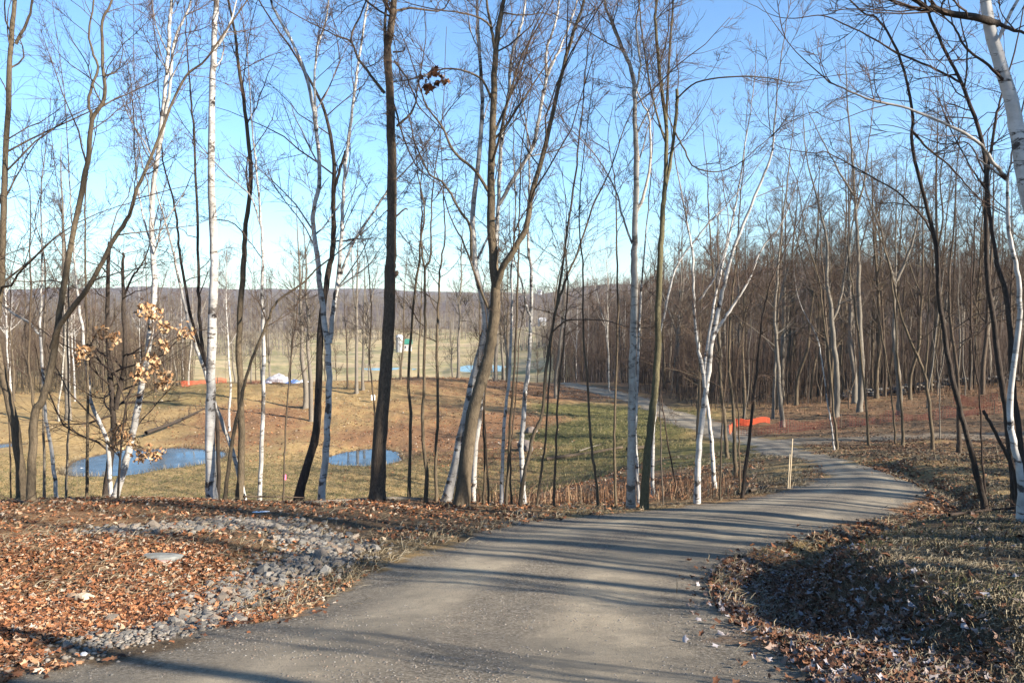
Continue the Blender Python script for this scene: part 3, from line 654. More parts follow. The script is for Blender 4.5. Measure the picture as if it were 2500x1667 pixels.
HERO = [
 # name, category, kind, label, depth, stems, options
 ('maple_tree', 'maple', 'Bent grey-brown tree at the far left edge with its trunk curving out of the picture', 14.6, [([(49,1146),(45,1060),(30,960),(8,868),(-12,760),(3,658),(8,485),(15,326),(23,127),(33,0)],26,15), ([(36,102),(64,46),(74,0)],8,6)], dict(t0=.4,dens=2.4)),
 ('maple_tree', 'maple', 'Pale brown double tree at left forking low, one limb slanting far right across a birch', 14.2, [([(70,1168),(74,1060),(80,950),(96,920),(116,850),(131,758),(148,643),(189,433),(204,357),(212,275),(240,224),(237,153),(235,51),(258,0)],24,6), ([(120,800),(138,745),(204,658),(255,561),(296,495),(316,433),(357,337),(418,189),(474,133),(561,10)],15,5,{'dd':-.3,'ext':False}), ([(210,280),(205,224),(224,153),(204,87),(217,0)],8,5), ([(78,950),(72,880),(66,828),(71,665),(68,560)],8,3)], dict(t0=.45,dens=2.2)),
 ('birch_tree', 'birch', 'Thin bluish birch at left, leaning left above a white arching limb', 15.6, [([(130,1146),(118,1032),(106,962),(100,869),(92,767),(96,644),(97,561),(94,459)],11,4), ([(90,767),(66,740),(41,726),(0,697)],7,5,{'bare':1})], dict(t0=.5,dens=2)),
 ('bare_sapling', 'grey', 'Slim grey sapling just left of the thin bluish birch', 16, [([(102,1146),(100,962),(96,850),(104,700),(100,580)],8,3)], dict(t0=.5,dens=2)),
 ('bare_sapling', 'maple', 'Very thin sapling nearest the left border beside the curving trunk', 16.5, [([(25,1146),(22,1000),(20,828),(24,700)],5,2)], dict(t0=.5,dens=2)),
 ('bare_sapling', 'grey', 'Thin straight sapling right of the bluish birch', 15.8, [([(151,1146),(155,1040),(159,942),(155,807),(158,650),(150,560)],7,3)], dict(t0=.5,dens=2)),
 ('bare_sapling', 'maple', 'Dark straight sapling in front of the round pond left shore', 15.4, [([(200,1140),(202,950),(200,787),(196,644),(196,510),(200,410)],9,3)], dict(t0=.45,dens=2)),
 ('birch_tree', 'birch', 'White birch bending left from the dark twin-stemmed tree over the pond', 16, [([(256,1142),(253,1113),(245,1011),(212,930),(200,848),(188,746),(180,685),(173,624),(168,540),(160,440)],13,5)], dict(t0=.45,dens=2)),
 ('birch_tree', 'birch', 'Leaning birch bending right over the round pond behind hanging tan leaves', 15.2, [([(265,1142),(286,1073),(306,991),(322,909),(343,787),(355,665),(352,612),(347,510),(352,433),(368,316),(380,204),(385,127),(390,51),(395,0)],19,12), ([(368,330),(377,286),(390,204),(398,102),(423,41),(438,0)],9,6), ([(345,560),(330,500),(318,440),(310,360),(306,250)],5,3,{'dd':.4})], dict(t0=.45,dens=2.6)),
 ('dark_tree', 'dark', 'Dark twin-stemmed tree with many low twigs and broken tops before the round pond', 16.4, [([(245,1134),(252,1060),(261,991),(257,909),(249,787),(247,665),(250,556)],20,8,{'blunt':1}), ([(265,940),(275,890),(286,828),(283,705),(282,624),(283,580)],14,6,{'blunt':1}), ([(283,690),(302,640),(330,600),(344,560)],6,3)], dict(t0=.25,dens=5,Lk=.8,ext=0)),
 ('birch_tree', 'birch', 'Tall straight white birch, the thickest birch left of the dark oak', 15.3, [([(486,1138),(483,991),(486,828),(490,665),(491,583),(485,408),(487,229),(492,102),(496,0)],28,18)], dict(t0=.62,dens=1.8,Lk=.7)),
 ('birch_tree', 'birch', 'Slanting birch crossing behind the tall straight white birch', 16, [([(563,1150),(539,1052),(510,970),(485,900),(469,848),(441,767),(420,685),(402,595),(398,576),(377,500),(360,440),(350,370)],12,5)], dict(t0=.5,dens=2)),
 ('dark_tree', 'dark', 'Dark tree behind the tall straight white birch, left of two stems', 17.5, [([(500,1146),(500,991),(485,880),(469,828),(437,718),(416,603),(408,536),(398,459),(377,382),(370,300)],12,5), ([(478,850),(463,787),(457,685),(456,602),(451,433),(444,280),(436,194),(430,120)],10,4)], dict(t0=.45,dens=3)),
 ('maple_tree', 'maple', 'Brown straight tree between two birches right of the tall white birch, whitish top', 15.8, [([(549,1150),(555,991),(549,787),(555,665),(561,583),(563,535),(576,408),(566,280),(548,153),(540,76),(525,0)],19,7)], dict(t0=.45,dens=2.4)),
 ('maple_tree', 'maple', 'Slender brown tree leaning far right from the foot of the tall white birch', 15, [([(516,1148),(530,1032),(551,930),(571,848),(612,746),(636,693),(694,652),(734,612),(795,566)],12,4,{'ext':False})], dict(t0=.4,dens=2.6,flare=.2)),
 ('birch_tree', 'birch', 'Slim speckled birch standing upright left of the sapling with pink tape', 15.4, [([(596,1150),(602,991),(606,828),(602,665),(604,600),(597,485),(589,382),(580,300)],13,5), ([(600,520),(575,450),(520,400)],5,3)], dict(t0=.45,dens=2.4)),
 ('bare_sapling', 'maple', 'Thin tan sapling with a ring of pink tape', 14.8, [([(651,1150),(653,1060),(657,971),(665,860),(673,779),(690,665),(700,590)],6,2)], dict(t0=.4,dens=3,Lk=.7,flare=.1)),
 ('dark_tree', 'dark', 'Dark leaning tree touching the left side of the forked birch', 15.6, [([(685,1146),(710,1052),(726,991),(732,869),(737,746),(752,640),(765,560),(765,459),(766,357),(740,240),(694,153),(660,100)],25,7), ([(765,450),(778,400),(790,360),(796,345)],8,7,{'bare':1})], dict(t0=.5,dens=2.2)),
 ('birch_tree', 'birch', 'Forked white birch right of the dark leaning tree, crown spreading wide', 15.2, [([(738,1146),(749,1032),(755,909),(753,807),(743,726),(734,644),(729,587),(719,500),(734,408),(724,280),(704,178),(673,102),(632,25),(622,0)],19,8), ([(757,787),(767,705),(775,652),(784,551),(788,459),(796,357),(812,229),(822,153),(838,40),(846,0)],13,6), ([(729,300),(722,200),(728,110),(745,60),(755,0)],7,5), ([(775,650),(810,560),(870,470),(905,420),(960,360)],8,3,{'ext':False})], dict(t0=.42,dens=2.4)),
 ('oak_tree', 'oak', 'Thick dark oak trunk with broken knots in the middle left of the tree row', 14.6, [([(866,1146),(874,991),(886,848),(894,726),(896,624),(898,587),(901,408),(898,255),(891,127),(901,41),(906,0)],40,22), ([(890,150),(884,80),(887,0)],9,8), ([(883,214),(852,173),(822,133),(807,97),(776,84),(752,72)],8,3,{'dens':5}), ([(807,100),(812,66),(842,0)],6,4), ([(911,291),(939,265),(954,240),(960,200)],7,3), ([(905,140),(935,180),(960,240),(985,270)],5,2), ([(905,240),(925,310),(950,370),(975,400)],5,2), ([(890,640),(910,628),(912,622)],22,4,{'bare':1}), ([(905,500),(930,480),(936,482)],5,3,{'bare':1}), ([(902,120),(925,118),(930,110)],5,2,{'bare':1})], dict(t0=.7,dens=1.6,Lk=.8,flare=.45)),
 ('bare_sapling', 'maple', 'Thin dark stem close behind the left side of the thick oak', 17, [([(855,1146),(860,950),(849,828),(852,700),(845,600)],6,3)], dict(t0=.4,dens=3,Lk=.7)),
 ('bare_sapling', 'maple', 'First slim brown stem right of the thick oak', 15.3, [([(939,1146),(943,950),(937,869),(951,685),(964,583),(965,551),(970,480),(966,430)],10,3)], dict(t0=.4,dens=3,Lk=.8)),
 ('maple_tree', 'maple', 'Slim trunk with a kink high up, second right of the thick oak', 14.8, [([(978,1142),(980,1080),(972,1010),(972,909),(976,746),(976,624),(988,592),(990,510),(995,418)],12,4), ([(976,630),(968,560),(975,480),(960,400)],6,2)], dict(t0=.45,dens=3,Lk=.8,ext=0)),
 ('bare_sapling', 'maple', 'Straight slim brown stem left of the big slanting birch foot', 15, [([(1002,1146),(1001,1040),(1006,960),(1004,787),(1009,665),(1011,612),(1023,535),(1018,459)],10,3)], dict(t0=.4,dens=3,Lk=.8,ext=0)),
 ('birch_tree', 'birch', 'Slanting birch with bluish lower trunk crossing behind the curved brown tree', 15.2, [([(1027,1150),(1053,1032),(1074,930),(1098,828),(1115,746),(1107,680),(1092,612),(1087,485),(1102,332),(1108,230),(1100,100),(1096,0)],26,7)], dict(t0=.5,dens=2.2)),
 ('maple_tree', 'maple', 'Big curved brown tree in the row centre forking into a long right limb', 14.4, [([(1060,1154),(1074,1032),(1090,930),(1115,848),(1131,767),(1138,685),(1134,603),(1128,510),(1128,408),(1133,255),(1138,127),(1149,41),(1156,0)],40,13), ([(1140,668),(1152,620),(1179,576),(1210,520),(1220,449),(1250,347),(1276,230),(1306,112),(1327,46),(1342,0)],19,9,{'dd':-.3}), ([(1136,112),(1128,61),(1118,0)],9,7), ([(1122,440),(1092,393),(1041,347),(1016,291),(980,245),(965,200)],9,3,{'dd':-.4,'dens':4,'ext':False}), ([(1126,225),(1108,184),(1067,163),(1021,158),(985,170)],7,3,{'dd':-.3,'dens':4,'ext':False}), ([(1130,65),(1108,45),(1062,30),(990,20)],6,3,{'dd':-.3,'dens':4,'ext':False}), ([(1123,709),(1105,670),(1092,632),(1062,551),(1039,510)],8,4,{'dd':-.3,'ext':False,'dens':1.5,'Lk':.6}), ([(1082,600),(1080,520),(1056,484),(1021,423),(985,398),(960,345),(949,316),(942,275)],8,5,{'dd':-.3,'ext':False,'dens':2.5})], dict(t0=.6,dens=1.6,flare=.4)),
 ('birch_tree', 'birch', 'White birch behind the curved brown tree with a bright limb slanting right', 16.2, [([(1086,1154),(1092,1032),(1102,950),(1118,820),(1130,700),(1137,587),(1143,485),(1153,306),(1169,204),(1176,127),(1199,51),(1208,0)],16,7), ([(1146,470),(1184,403),(1225,332),(1245,229),(1255,178),(1255,117),(1276,51),(1284,0)],11,6), ([(1252,185),(1270,145),(1291,102),(1317,31),(1325,0)],7,4)], dict(t0=.5,dens=2.6)),
 ('bare_sapling', 'maple', 'Slim stem just right of the white birch foot behind the curved tree', 15, [([(1110,1154),(1113,1060),(1111,950),(1118,860),(1120,760)],7,3)], dict(t0=.6,dens=2,Lk=.6,ext=0)),
 ('bare_sapling', 'maple', 'Slim stem leaning left, second from the white birch foot', 14.8, [([(1122,1156),(1118,1050),(1113,960),(1108,880)],7,3)], dict(t0=.6,dens=2,Lk=.6,ext=0)),
 ('birch_tree', 'birch', 'Slim mottled birch paired with a brown stem right of the curved tree', 15, [([(1151,1158),(1155,1032),(1162,930),(1170,848),(1176,705),(1174,624),(1180,560),(1184,459),(1180,360)],11,4)], dict(t0=.5,dens=2.6)),
 ('bare_sapling', 'maple', 'Brown stem touching the slim mottled birch on its right', 14.7, [([(1162,1160),(1168,1060),(1172,971),(1184,807),(1190,624),(1192,561),(1194,434),(1200,330)],9,3)], dict(t0=.5,dens=2.6)),
 ('bare_sapling', 'maple', 'Short thin stem between the mottled birch pair and the rough birch', 15.2, [([(1175,1156),(1172,1060),(1178,980),(1186,900),(1192,780)],6,2)], dict(t0=.5,dens=2.6,ext=0,Lk=.6)),
 ('birch_tree', 'birch', 'Rough-barked birch rising behind crossing brown stems right of the curved tree', 15.8, [([(1204,1162),(1198,1052),(1204,930),(1215,828),(1219,726),(1221,624),(1212,561),(1215,450),(1215,382),(1208,280)],15,5), ([(1219,730),(1206,690),(1196,640)],8,3)], dict(t0=.5,dens=2.4)),
 ('maple_tree', 'maple', 'Brown stem slanting right across the rough birch and splitting into two long tops', 14.4, [([(1194,1162),(1205,1090),(1225,999),(1245,950),(1257,828),(1278,705),(1290,624),(1296,587),(1317,434),(1332,306),(1342,204),(1350,110)],12,3), ([(1278,705),(1300,640),(1325,583),(1362,474),(1398,398),(1434,296)],7,3,{'ext':False}), ([(1266,767),(1294,740),(1323,734),(1388,736),(1420,746)],5,2,{'ext':False,'dd':-.4})], dict(t0=.5,dens=2.6)),
 ('bare_sapling', 'maple', 'Slim stem slanting right, next after the stem crossing the rough birch', 14.6, [([(1233,1164),(1244,1070),(1253,1011),(1261,869),(1270,760),(1282,640)],8,3)], dict(t0=.5,dens=2.6)),
 ('bare_sapling', 'maple', 'Slim stem with a small crook near its foot, standing before the orange litter', 14.6, [([(1272,1168),(1274,1100),(1278,1032),(1284,889),(1298,746),(1304,660),(1300,580)],8,3)], dict(t0=.5,dens=2.6)),
 ('bare_sapling', 'maple', 'Lone slim stem leaning left in front of the green slope', 14.4, [([(1374,1164),(1368,1090),(1359,1032),(1349,889),(1339,767),(1338,624),(1330,500),(1338,380)],9,3)], dict(t0=.5,dens=2.4)),
 ('bare_sapling', 'maple', 'Straight slim stem left of the pale straight tree', 14.5, [([(1415,1162),(1411,1050),(1412,950),(1419,746),(1417,583),(1416,510),(1412,420)],9,3)], dict(t0=.5,dens=2.4)),
 ('birch_tree', 'aspen', 'Pale straight thick birch by the road edge with a dark forked limb above', 14, [([(1449,1168),(1451,991),(1453,828),(1457,665),(1456,583),(1457,561),(1462,408),(1459,280),(1454,178),(1429,112),(1405,50),(1388,0)],24,7), ([(1459,495),(1480,444),(1495,357),(1490,265),(1472,230)],9,4), ([(1457,230),(1470,150),(1462,60),(1470,0)],6,4), ([(1452,560),(1430,500),(1415,440),(1395,400),(1362,350)],6,3,{'ext':False})], dict(t0=.5,dens=2.6)),
 ('birch_tree', 'birch', 'White birch stem half hidden behind the pale straight thick birch', 14.8, [([(1468,1160),(1462,1050),(1461,950),(1465,828),(1470,705),(1478,600),(1488,480)],11,4)], dict(t0=.5,dens=2.4)),
 ('maple_tree', 'mossy', 'Greenish mossy tree beside the road splitting into several straight tops', 13.8, [([(1480,1166),(1486,1052),(1500,930),(1510,828),(1512,705),(1517,587),(1523,485),(1526,434),(1531,306),(1516,178),(1505,51),(1508,0)],23,7), ([(1526,444),(1541,367),(1554,255),(1555,204)],10,8,{'ext':False,'blunt':1,'t0':.3,'dens':1.5}), ([(1531,290),(1536,143),(1546,0)],7,5), ([(1530,330),(1500,230),(1480,120),(1468,0)],6,4), ([(1548,300),(1570,340),(1590,380),(1640,395),(1690,380),(1740,340)],5,2,{'ext':False,'dd':-.3}), ([(1552,230),(1600,190),(1690,176),(1770,180),(1815,190)],5,2,{'ext':False,'dd':-.5})], dict(t0=.6,dens=2.4)),
 ('birch_tree', 'birch', 'White birch foot just right of the mossy tree, farther back', 18, [([(1500,1128),(1500,1000),(1508,900),(1512,800),(1530,700),(1560,600),(1640,500),(1660,480)],11,4,{'ext':False})], dict(t0=.5,dens=2.4)),
 ('bare_sapling', 'grey', 'Thin whitish stem right of the mossy tree', 14.6, [([(1523,1158),(1518,1020),(1516,909),(1526,800),(1520,690)],5,2)], dict(t0=.5,dens=2.4,ext=0)),
 ('bare_sapling', 'dark', 'Thin dark stem leaning left just right of the mossy tree', 16, [([(1552,1120),(1536,1030),(1524,950),(1515,880)],5,2)], dict(t0=.5,dens=2.4,ext=0)),
 ('birch_tree', 'birch', 'Bright white birch by the road edge forking low into a Y', 14.4, [([(1601,1152),(1605,1032),(1615,950),(1625,869),(1636,779),(1656,685),(1674,612),(1700,535),(1741,433),(1771,357),(1779,286)],18,4), ([(1619,890),(1612,840),(1601,779),(1593,685),(1591,583),(1583,535),(1567,449)],11,4), ([(1638,775),(1662,734),(1695,685),(1719,644),(1750,570),(1790,520)],9,3,{'ext':False}), ([(1605,690),(1640,640),(1665,570),(1672,500)],5,2,{'ext':False})], dict(t0=.45,dens=2.2)),
 ('birch_tree', 'birch', 'Shorter white birch stem behind the Y-forked birch', 19, [([(1640,1099),(1632,991),(1625,930),(1618,850),(1640,700),(1670,560),(1697,433),(1715,306)],12,4)], dict(t0=.45,dens=2.2,ext=0)),
 ('bare_sapling', 'maple', 'Thin stem immediately right of the Y-forked white birch', 15, [([(1654,1140),(1656,1050),(1660,950),(1668,850),(1672,720)],6,2)], dict(t0=.5,dens=2.4,ext=0)),
 ('bare_sapling', 'maple', 'Thin stem left of the dark slanting stem near the wooden stake', 16.2, [([(1699,1128),(1697,1030),(1696,950),(1690,860),(1706,760)],6,2)], dict(t0=.5,dens=2.4,ext=0)),
 ('dark_tree', 'dark', 'Dark slanting stem beside the road left of the wooden stake, fine crown leaning right', 15.2, [([(1705,1138),(1716,1040),(1727,950),(1740,828),(1752,726),(1770,650),(1800,580)],11,4)], dict(t0=.35,dens=5,ext=0)),
 ('maple_tree', 'maple', 'Brown tree behind the thin stems right of the Y-forked birch', 24, [([(1689,1081),(1686,1010),(1685,950),(1678,880),(1674,807),(1680,700),(1690,600),(1700,470)],12,4)], dict(t0=.4,dens=3,ext=0)),
 ('maple_tree', 'maple', 'Brown trunk at the far road edge behind the Y-forked birch', 31, [([(1668,1048),(1664,960),(1655,880),(1650,780),(1640,650),(1630,520)],12,4)], dict(t0=.35,dens=3,ext=0)),
 # wood on the right
 ('maple_tree', 'grey', 'Leaning grey tree right of the bright orange fence, dark base', 46, [([(1797,971),(1790,900),(1787,828),(1780,720),(1788,600),(1800,480)],14,5)], dict(t0=.4,dens=2.2,ext=0)),
 ('maple_tree', 'grey', 'Grey tree behind the leaning grey tree by the orange fence', 50, [([(1775,952),(1778,880),(1783,800),(1790,690),(1830,560)],9,3)], dict(t0=.4,dens=2.2,ext=0)),
 ('birch_tree', 'birch', 'Thin white leaning birch by the road fork', 31, [([(1915,1017),(1905,950),(1892,860),(1880,787),(1862,745)],5,2)], dict(t0=.5,dens=1.5,ext=0)),
 ('bare_sapling', 'maple', 'Slim brown tree rising from the road fork beside the thin white birch', 31, [([(1922,1017),(1914,940),(1905,830),(1890,720),(1880,640),(1850,540)],8,3)], dict(t0=.4,dens=2.2,ext=0)),
 ('oak_tree', 'grey', 'Thick pale grey tree with a bend, left of three big trunks in the wood', 48, [([(1921,950),(1923,870),(1915,780),(1908,700),(1899,640),(1900,560),(1880,470)],17,6), ([(1911,740),(1930,690),(1945,600),(1960,500)],8,3)], dict(t0=.45,dens=2.2,ext=0)),
 ('oak_tree', 'grey', 'Tall straight pale grey tree, middle of three big trunks in the wood', 50, [([(1974,946),(1979,850),(1975,746),(1972,640),(1970,561),(1960,408),(1955,330)],17,5), ([(1968,480),(1985,420),(1990,370)],6,3), ([(1962,450),(1930,400),(1910,360)],6,3)], dict(t0=.55,dens=2.2,ext=0)),
 ('oak_tree', 'grey', 'Pale grey tree with a wide Y fork, right of three big trunks in the wood', 47, [([(2066,944),(2063,860),(2054,790),(2053,738),(2056,644)],17,10), ([(2056,650),(2040,600),(2030,550),(2000,470)],8,3,{'dens':2.5}), ([(2056,650),(2080,600),(2100,540),(2110,470)],8,3,{'dens':2.5})], dict(t0=.7,dens=2,ext=0)),
 ('bare_sapling', 'maple', 'Slim tree on the leafy flat, just right of the middle big trunk', 32, [([(1995,1007),(1988,920),(1976,807),(1962,690),(1950,600)],8,3)], dict(t0=.4,dens=2,ext=0)),
 ('bare_sapling', 'maple', 'Thin tree left of a dark pair on the leafy flat', 32, [([(2056,1003),(2050,930),(2038,840),(2020,740)],6,2)], dict(t0=.4,dens=2,ext=0)),
 ('bare_sapling', 'maple', 'Dark slim tree of a pair on the leafy flat', 31, [([(2074,1011),(2070,930),(2062,830),(2055,705),(2040,600),(2010,520)],9,3)], dict(t0=.4,dens=2,ext=0)),
 ('maple_tree', 'maple', 'Slim tree on the leafy flat splitting halfway into a narrow V', 28, [([(2142,1030),(2136,940),(2123,860),(2095,790),(2070,726),(2050,640),(2030,560)],11,4), ([(2124,865),(2130,800),(2131,726),(2136,640)],6,2)], dict(t0=.4,dens=2,ext=0)),
 ('bare_sapling', 'grey', 'Very thin tree right of the tree with the narrow V', 33, [([(2158,1004),(2158,930),(2155,850),(2140,760)],4,2)], dict(t0=.4,dens=2,ext=0)),
 ('oak_tree', 'oak', 'Dark flared trunk behind the leaning dark tree at right', 28, [([(2203,1026),(2202,960),(2200,869),(2184,746),(2180,640),(2190,540)],14,6)], dict(t0=.4,dens=2,ext=0,flare=.7)),
 # right foreground; the dark trees carry their shade in dark bark
 ('dark_tree', 'dark', 'Tall dark curved tree leaning left at the right side, its top reaching the open sky', 10.8, [([(2260,1162),(2243,1090),(2225,1011),(2197,909),(2172,787),(2156,665),(2149,561),(2118,433),(2095,332),(2095,245),(2062,117),(2011,41),(1960,10)],17,4), ([(2146,545),(2120,500),(2060,440),(1990,400),(1900,350),(1870,352)],5,2,{'ext':False}), ([(2095,300),(2130,340),(2180,380),(2225,430),(2266,470)],6,3,{'ext':False,'dd':.3})], dict(n2k=.7,t0=.45,dens=2.4)),
 ('bare_sapling', 'dark', 'Thin dark stem hugging the leaning dark tree at right', 10.9, [([(2262,1130),(2254,1020),(2250,909),(2235,800),(2230,650),(2240,520)],6,2)], dict(t0=.4,dens=2,ext=0)),
 ('dark_tree', 'dark', 'Dark tree near the right edge with its upper half arching left', 10.4, [([(2331,1160),(2315,971),(2299,869),(2282,746),(2268,620),(2266,561),(2261,357),(2220,219),(2174,122),(2133,31),(2125,0)],18,6), ([(2205,189),(2150,160),(2062,122),(2011,92),(1950,60),(1889,36),(1830,42)],6,2,{'ext':False}), ([(2215,215),(2222,120),(2210,60)],5,3), ([(2262,400),(2225,330),(2160,330)],4,2,{'ext':False})], dict(n2k=.7,t0=.45,dens=2.6)),
 ('dark_tree', 'dark', 'Dark tree nearest the right border twisting beside the white birches', 9.8, [([(2352,1120),(2342,1000),(2327,889),(2315,705),(2290,603),(2288,586),(2268,433),(2286,280),(2296,235),(2330,120)],18,6), ([(2268,440),(2240,400),(2200,330)],5,2,{'ext':False})], dict(n2k=.7,t0=.45,dens=2.6)),
 ('dead_stem', 'dark', 'Broken dead stem slanting up left at the right edge', 9.9, [([(2336,1150),(2328,1085),(2300,1020),(2268,960),(2258,942)],10,8,{'bare':1})], dict(ext=0)),
 ('birch_tree', 'birch', 'Big white birch at the top right corner leaning left with a heavy dark limb', 7.2, [([(2600,1230),(2500,900),(2420,640),(2360,433),(2340,320),(2322,230),(2285,102),(2262,0)],60,42), ([(2290,55),(2240,40),(2179,31),(2140,15),(2103,0)],22,16,{'dd':-.3,'dark':1,'dens':4}), ([(2296,56),(2330,70),(2352,76),(2420,110)],12,8,{'ext':False,'dd':-.3,'dark':1,'dens':4}), ([(2310,190),(2270,150),(2220,110),(2190,60),(2160,30)],9,5,{'ext':False,'dd':-.3,'dark':1,'dens':3})], dict(n2k=.7,t0=.65,dens=2.2)),
 ('birch_tree', 'birch', 'Slimmer white birch at the right edge with a long limb arching left across the sky', 9.2, [([(2345,1110),(2327,1011),(2320,930),(2342,714),(2335,620),(2317,535),(2315,460),(2316,408),(2330,330)],19,7), ([(2314,410),(2280,372),(2246,326),(2184,291),(2087,250),(2001,230),(1940,204),(1895,180)],10,3,{'dd':-.3,'dens':4,'ext':False}), ([(2314,415),(2290,398),(2270,382),(2246,366)],6,4,{'bare':1})], dict(n2k=.7,t0=.5,dens=2.4)),
]
for i, (nm, kd, lab, d, stems, opt) in enumerate(HERO):
    cat = {'birch_tree': 'birch tree', 'bare_sapling': 'sapling', 'dead_stem': 'dead tree'}.get(nm, 'tree')
    root = hero(nm, cat, kd, lab, d, stems, seed=i, **opt)
    if 'pink tape' in lab:
        p = at(653.5, 1095, d + .01) - np.array(root.location)
        tb = Tubes(); z = np.array([[[p[0], p[1], p[2] - .05], [p[0], p[1], p[2] - .02], [p[0], p[1], p[2] + .02], [p[0], p[1], p[2] + .05]]]); tb.add(z, np.full((1, 4), 0.032), 8)
        link('tape', tb.mesh('tape', plain('pink_tape', (0.8, 0.16, 0.3), 0.5, 0.1)), root)

# ------------------------------------------------------------------ background trees, copies of a few grown kinds
def proto(kind, h, r0, seed, fork=False, crown0=0.28, n1=28, n2=7, n3=7, Lb=3.6, thick=1.0, ang=(30, 65)):
    rng = np.random.default_rng(seed); tb = Tubes(); cr = Tubes()
    z = np.linspace(-0.3, h, 9); lean = rng.uniform(-0.05, 0.05, 2)
    p = np.column_stack([lean[0] * z + np.cumsum(rng.normal(0, 0.09, 9)), lean[1] * z + np.cumsum(rng.normal(0, 0.09, 9)), z]); p[:2, :2] = 0
    pp, rr = stem_tube(tb, p, r0, 0.02, k=8, flare=0.4, rng=rng, stepsub=3)
    stems_ = [(pp, rr, crown0)]
    if fork:
        k = int(len(pp) * rng.uniform(0.35, 0.5)); a = rng.uniform(0, 6.28)
        dv = np.array([math.cos(a) * .35, math.sin(a) * .35, 1]); dv /= np.linalg.norm(dv); L = h - pp[k, 2]
        q = np.array([pp[k] + dv * L * t * 0.95 + np.array([0, 0, 0]) + rng.normal(0, 0.12, 3) * (t > 0) for t in (0, .25, .5, .75, 1)])
        p2, r2 = stem_tube(tb, q, rr[k] * 0.75, 0.015, k=6, rng=rng, stepsub=3); stems_.append((p2, r2, 0.25))
    for (p_, r_, t0) in stems_:
        nn = n1 if len(stems_) == 1 else int(n1 * 0.62)
        P1, D1, l1, r1 = kids(p_[None], r_[None], np.array([Lb]), nn, t0, ang, 1.0, 0.5, rng, rmax=0.055)
        r1 = np.maximum(r1, 0.013)
        a, b = grow(P1, D1, l1, r1, 6, 0.14, 0.10, rng); cr.add(a, b, 4)
        P2, D2, l2, r2 = kids(a, b, l1, n2, 0.15, (25, 60), 0.55, 0.6, rng); r2 = np.maximum(r2, 0.008 * thick)
        a2, b2 = grow(P2, D2, l2, r2, 4, 0.16, 0.10, rng); cr.add(a2, b2, 3)
        P3, D3, l3, r3 = kids(a2, b2, l2, n3, 0.1, (25, 60), 0.6, 0.7, rng); r3 = np.maximum(r3, 0.006 * thick)
        a3, b3 = grow(P3, D3, l3, r3, 2, 0.2, 0.10, rng, 0.5); cr.add(a3, b3, 3)
    return tb.mesh('trunk', M_BARK[kind]), cr.mesh('crown', M_BARK[kind])
def clump(seed, nst, h, r0):
    rng = np.random.default_rng(seed); tb = Tubes(); cr = Tubes()
    for i in range(nst):
        a = rng.uniform(0, 6.28); z = np.linspace(0, 1, 8); hh = h * rng.uniform(.8, 1.05); ln = rng.uniform(.02, .16)
        p = np.column_stack([math.cos(a) * (.25 + ln * z * hh), math.sin(a) * (.25 + ln * z * hh), -.3 + z * hh]); p[1:, :2] += np.cumsum(rng.normal(0, .06, (7, 2)), 0)
        pp, rr = stem_tube(tb, p, r0 * rng.uniform(.6, 1.1), .02, k=7, flare=.3, rng=rng, stepsub=3)
        P1, D1, l1, r1 = kids(pp[None], rr[None], np.array([2.6]), 4, .45, (30, 60), 1.0, .5, rng, rmax=.045); a1, b1 = grow(P1, D1, l1, np.maximum(r1, .012), 5, .14, .1, rng); cr.add(a1, b1, 4)
        P2, D2, l2, r2 = kids(a1, b1, l1, 5, .15, (25, 60), .55, .6, rng); a2, b2 = grow(P2, D2, l2, np.maximum(r2, .007), 3, .16, .1, rng); cr.add(a2, b2, 3)
    return tb.mesh('trunk', M_BARK['maple']), cr.mesh('crown', M_BARK['maple'])
PROT = {
    'grey': [proto('grey', 19, 0.22, 1, True), proto('grey', 20, 0.25, 2), proto('grey', 17, 0.17, 3, True), proto('grey', 18, 0.2, 4)],
    'maple': [proto('maple', 17, 0.14, 5), proto('maple', 18, 0.17, 6, True), proto('maple', 15, 0.11, 7), proto('maple', 16, 0.13, 8, True)],
    'dark': [proto('oak', 18, 0.18, 9, True), proto('oak', 16, 0.14, 10)],
    'birch': [proto('birch', 16, 0.11, 11, False, 0.45), proto('birch', 17, 0.13, 12, True, 0.45), proto('aspen', 15, 0.10, 13, True, 0.4)],
    'shade': [clump(31, 3, 17, .13), clump(32, 2, 18, .15), clump(33, 4, 15, .09), clump(34, 1, 19, .2), clump(35, 3, 16, .10)],
    'thin': [proto('maple', 11, 0.05, 14, False, 0.4, 14, 4, 4, 1.9), proto('grey', 12, 0.06, 15, False, 0.4, 14, 4, 4, 2.0), proto('oak', 9, 0.045, 16, False, 0.35, 14, 4, 4, 1.8)],
}
brng = np.random.default_rng(99)
def plant(kind, x, y, label, group, scale=1.0, cat='tree', name='bare_tree', z=None):
    me = PROT[kind][brng.integers(len(PROT[kind]))]
    zz = float(H(np.array([x]), np.array([y]))[0]) if z is None else z
    root = empty('birch_tree' if kind == 'birch' else name, (x, y, zz)); root.rotation_euler = (brng.normal(0, .02), brng.normal(0, .02), brng.uniform(0, 6.28))
    sc = scale * brng.uniform(0.85, 1.15); root.scale = (sc, sc, sc * brng.uniform(0.92, 1.1))
    tag(root, label, cat, group)
    link('trunk', me[0], root); link('crown', me[1], root)
    return root
KWORD = {'grey': 'pale grey', 'maple': 'brown', 'dark': 'dark', 'birch': 'white-barked', 'thin': 'very slim'}
ORD = ['leftmost'] + [w + ' from left' for w in 'second third fourth fifth sixth seventh eighth ninth tenth eleventh twelfth thirteenth fourteenth fifteenth sixteenth seventeenth eighteenth nineteenth twentieth'.split()]
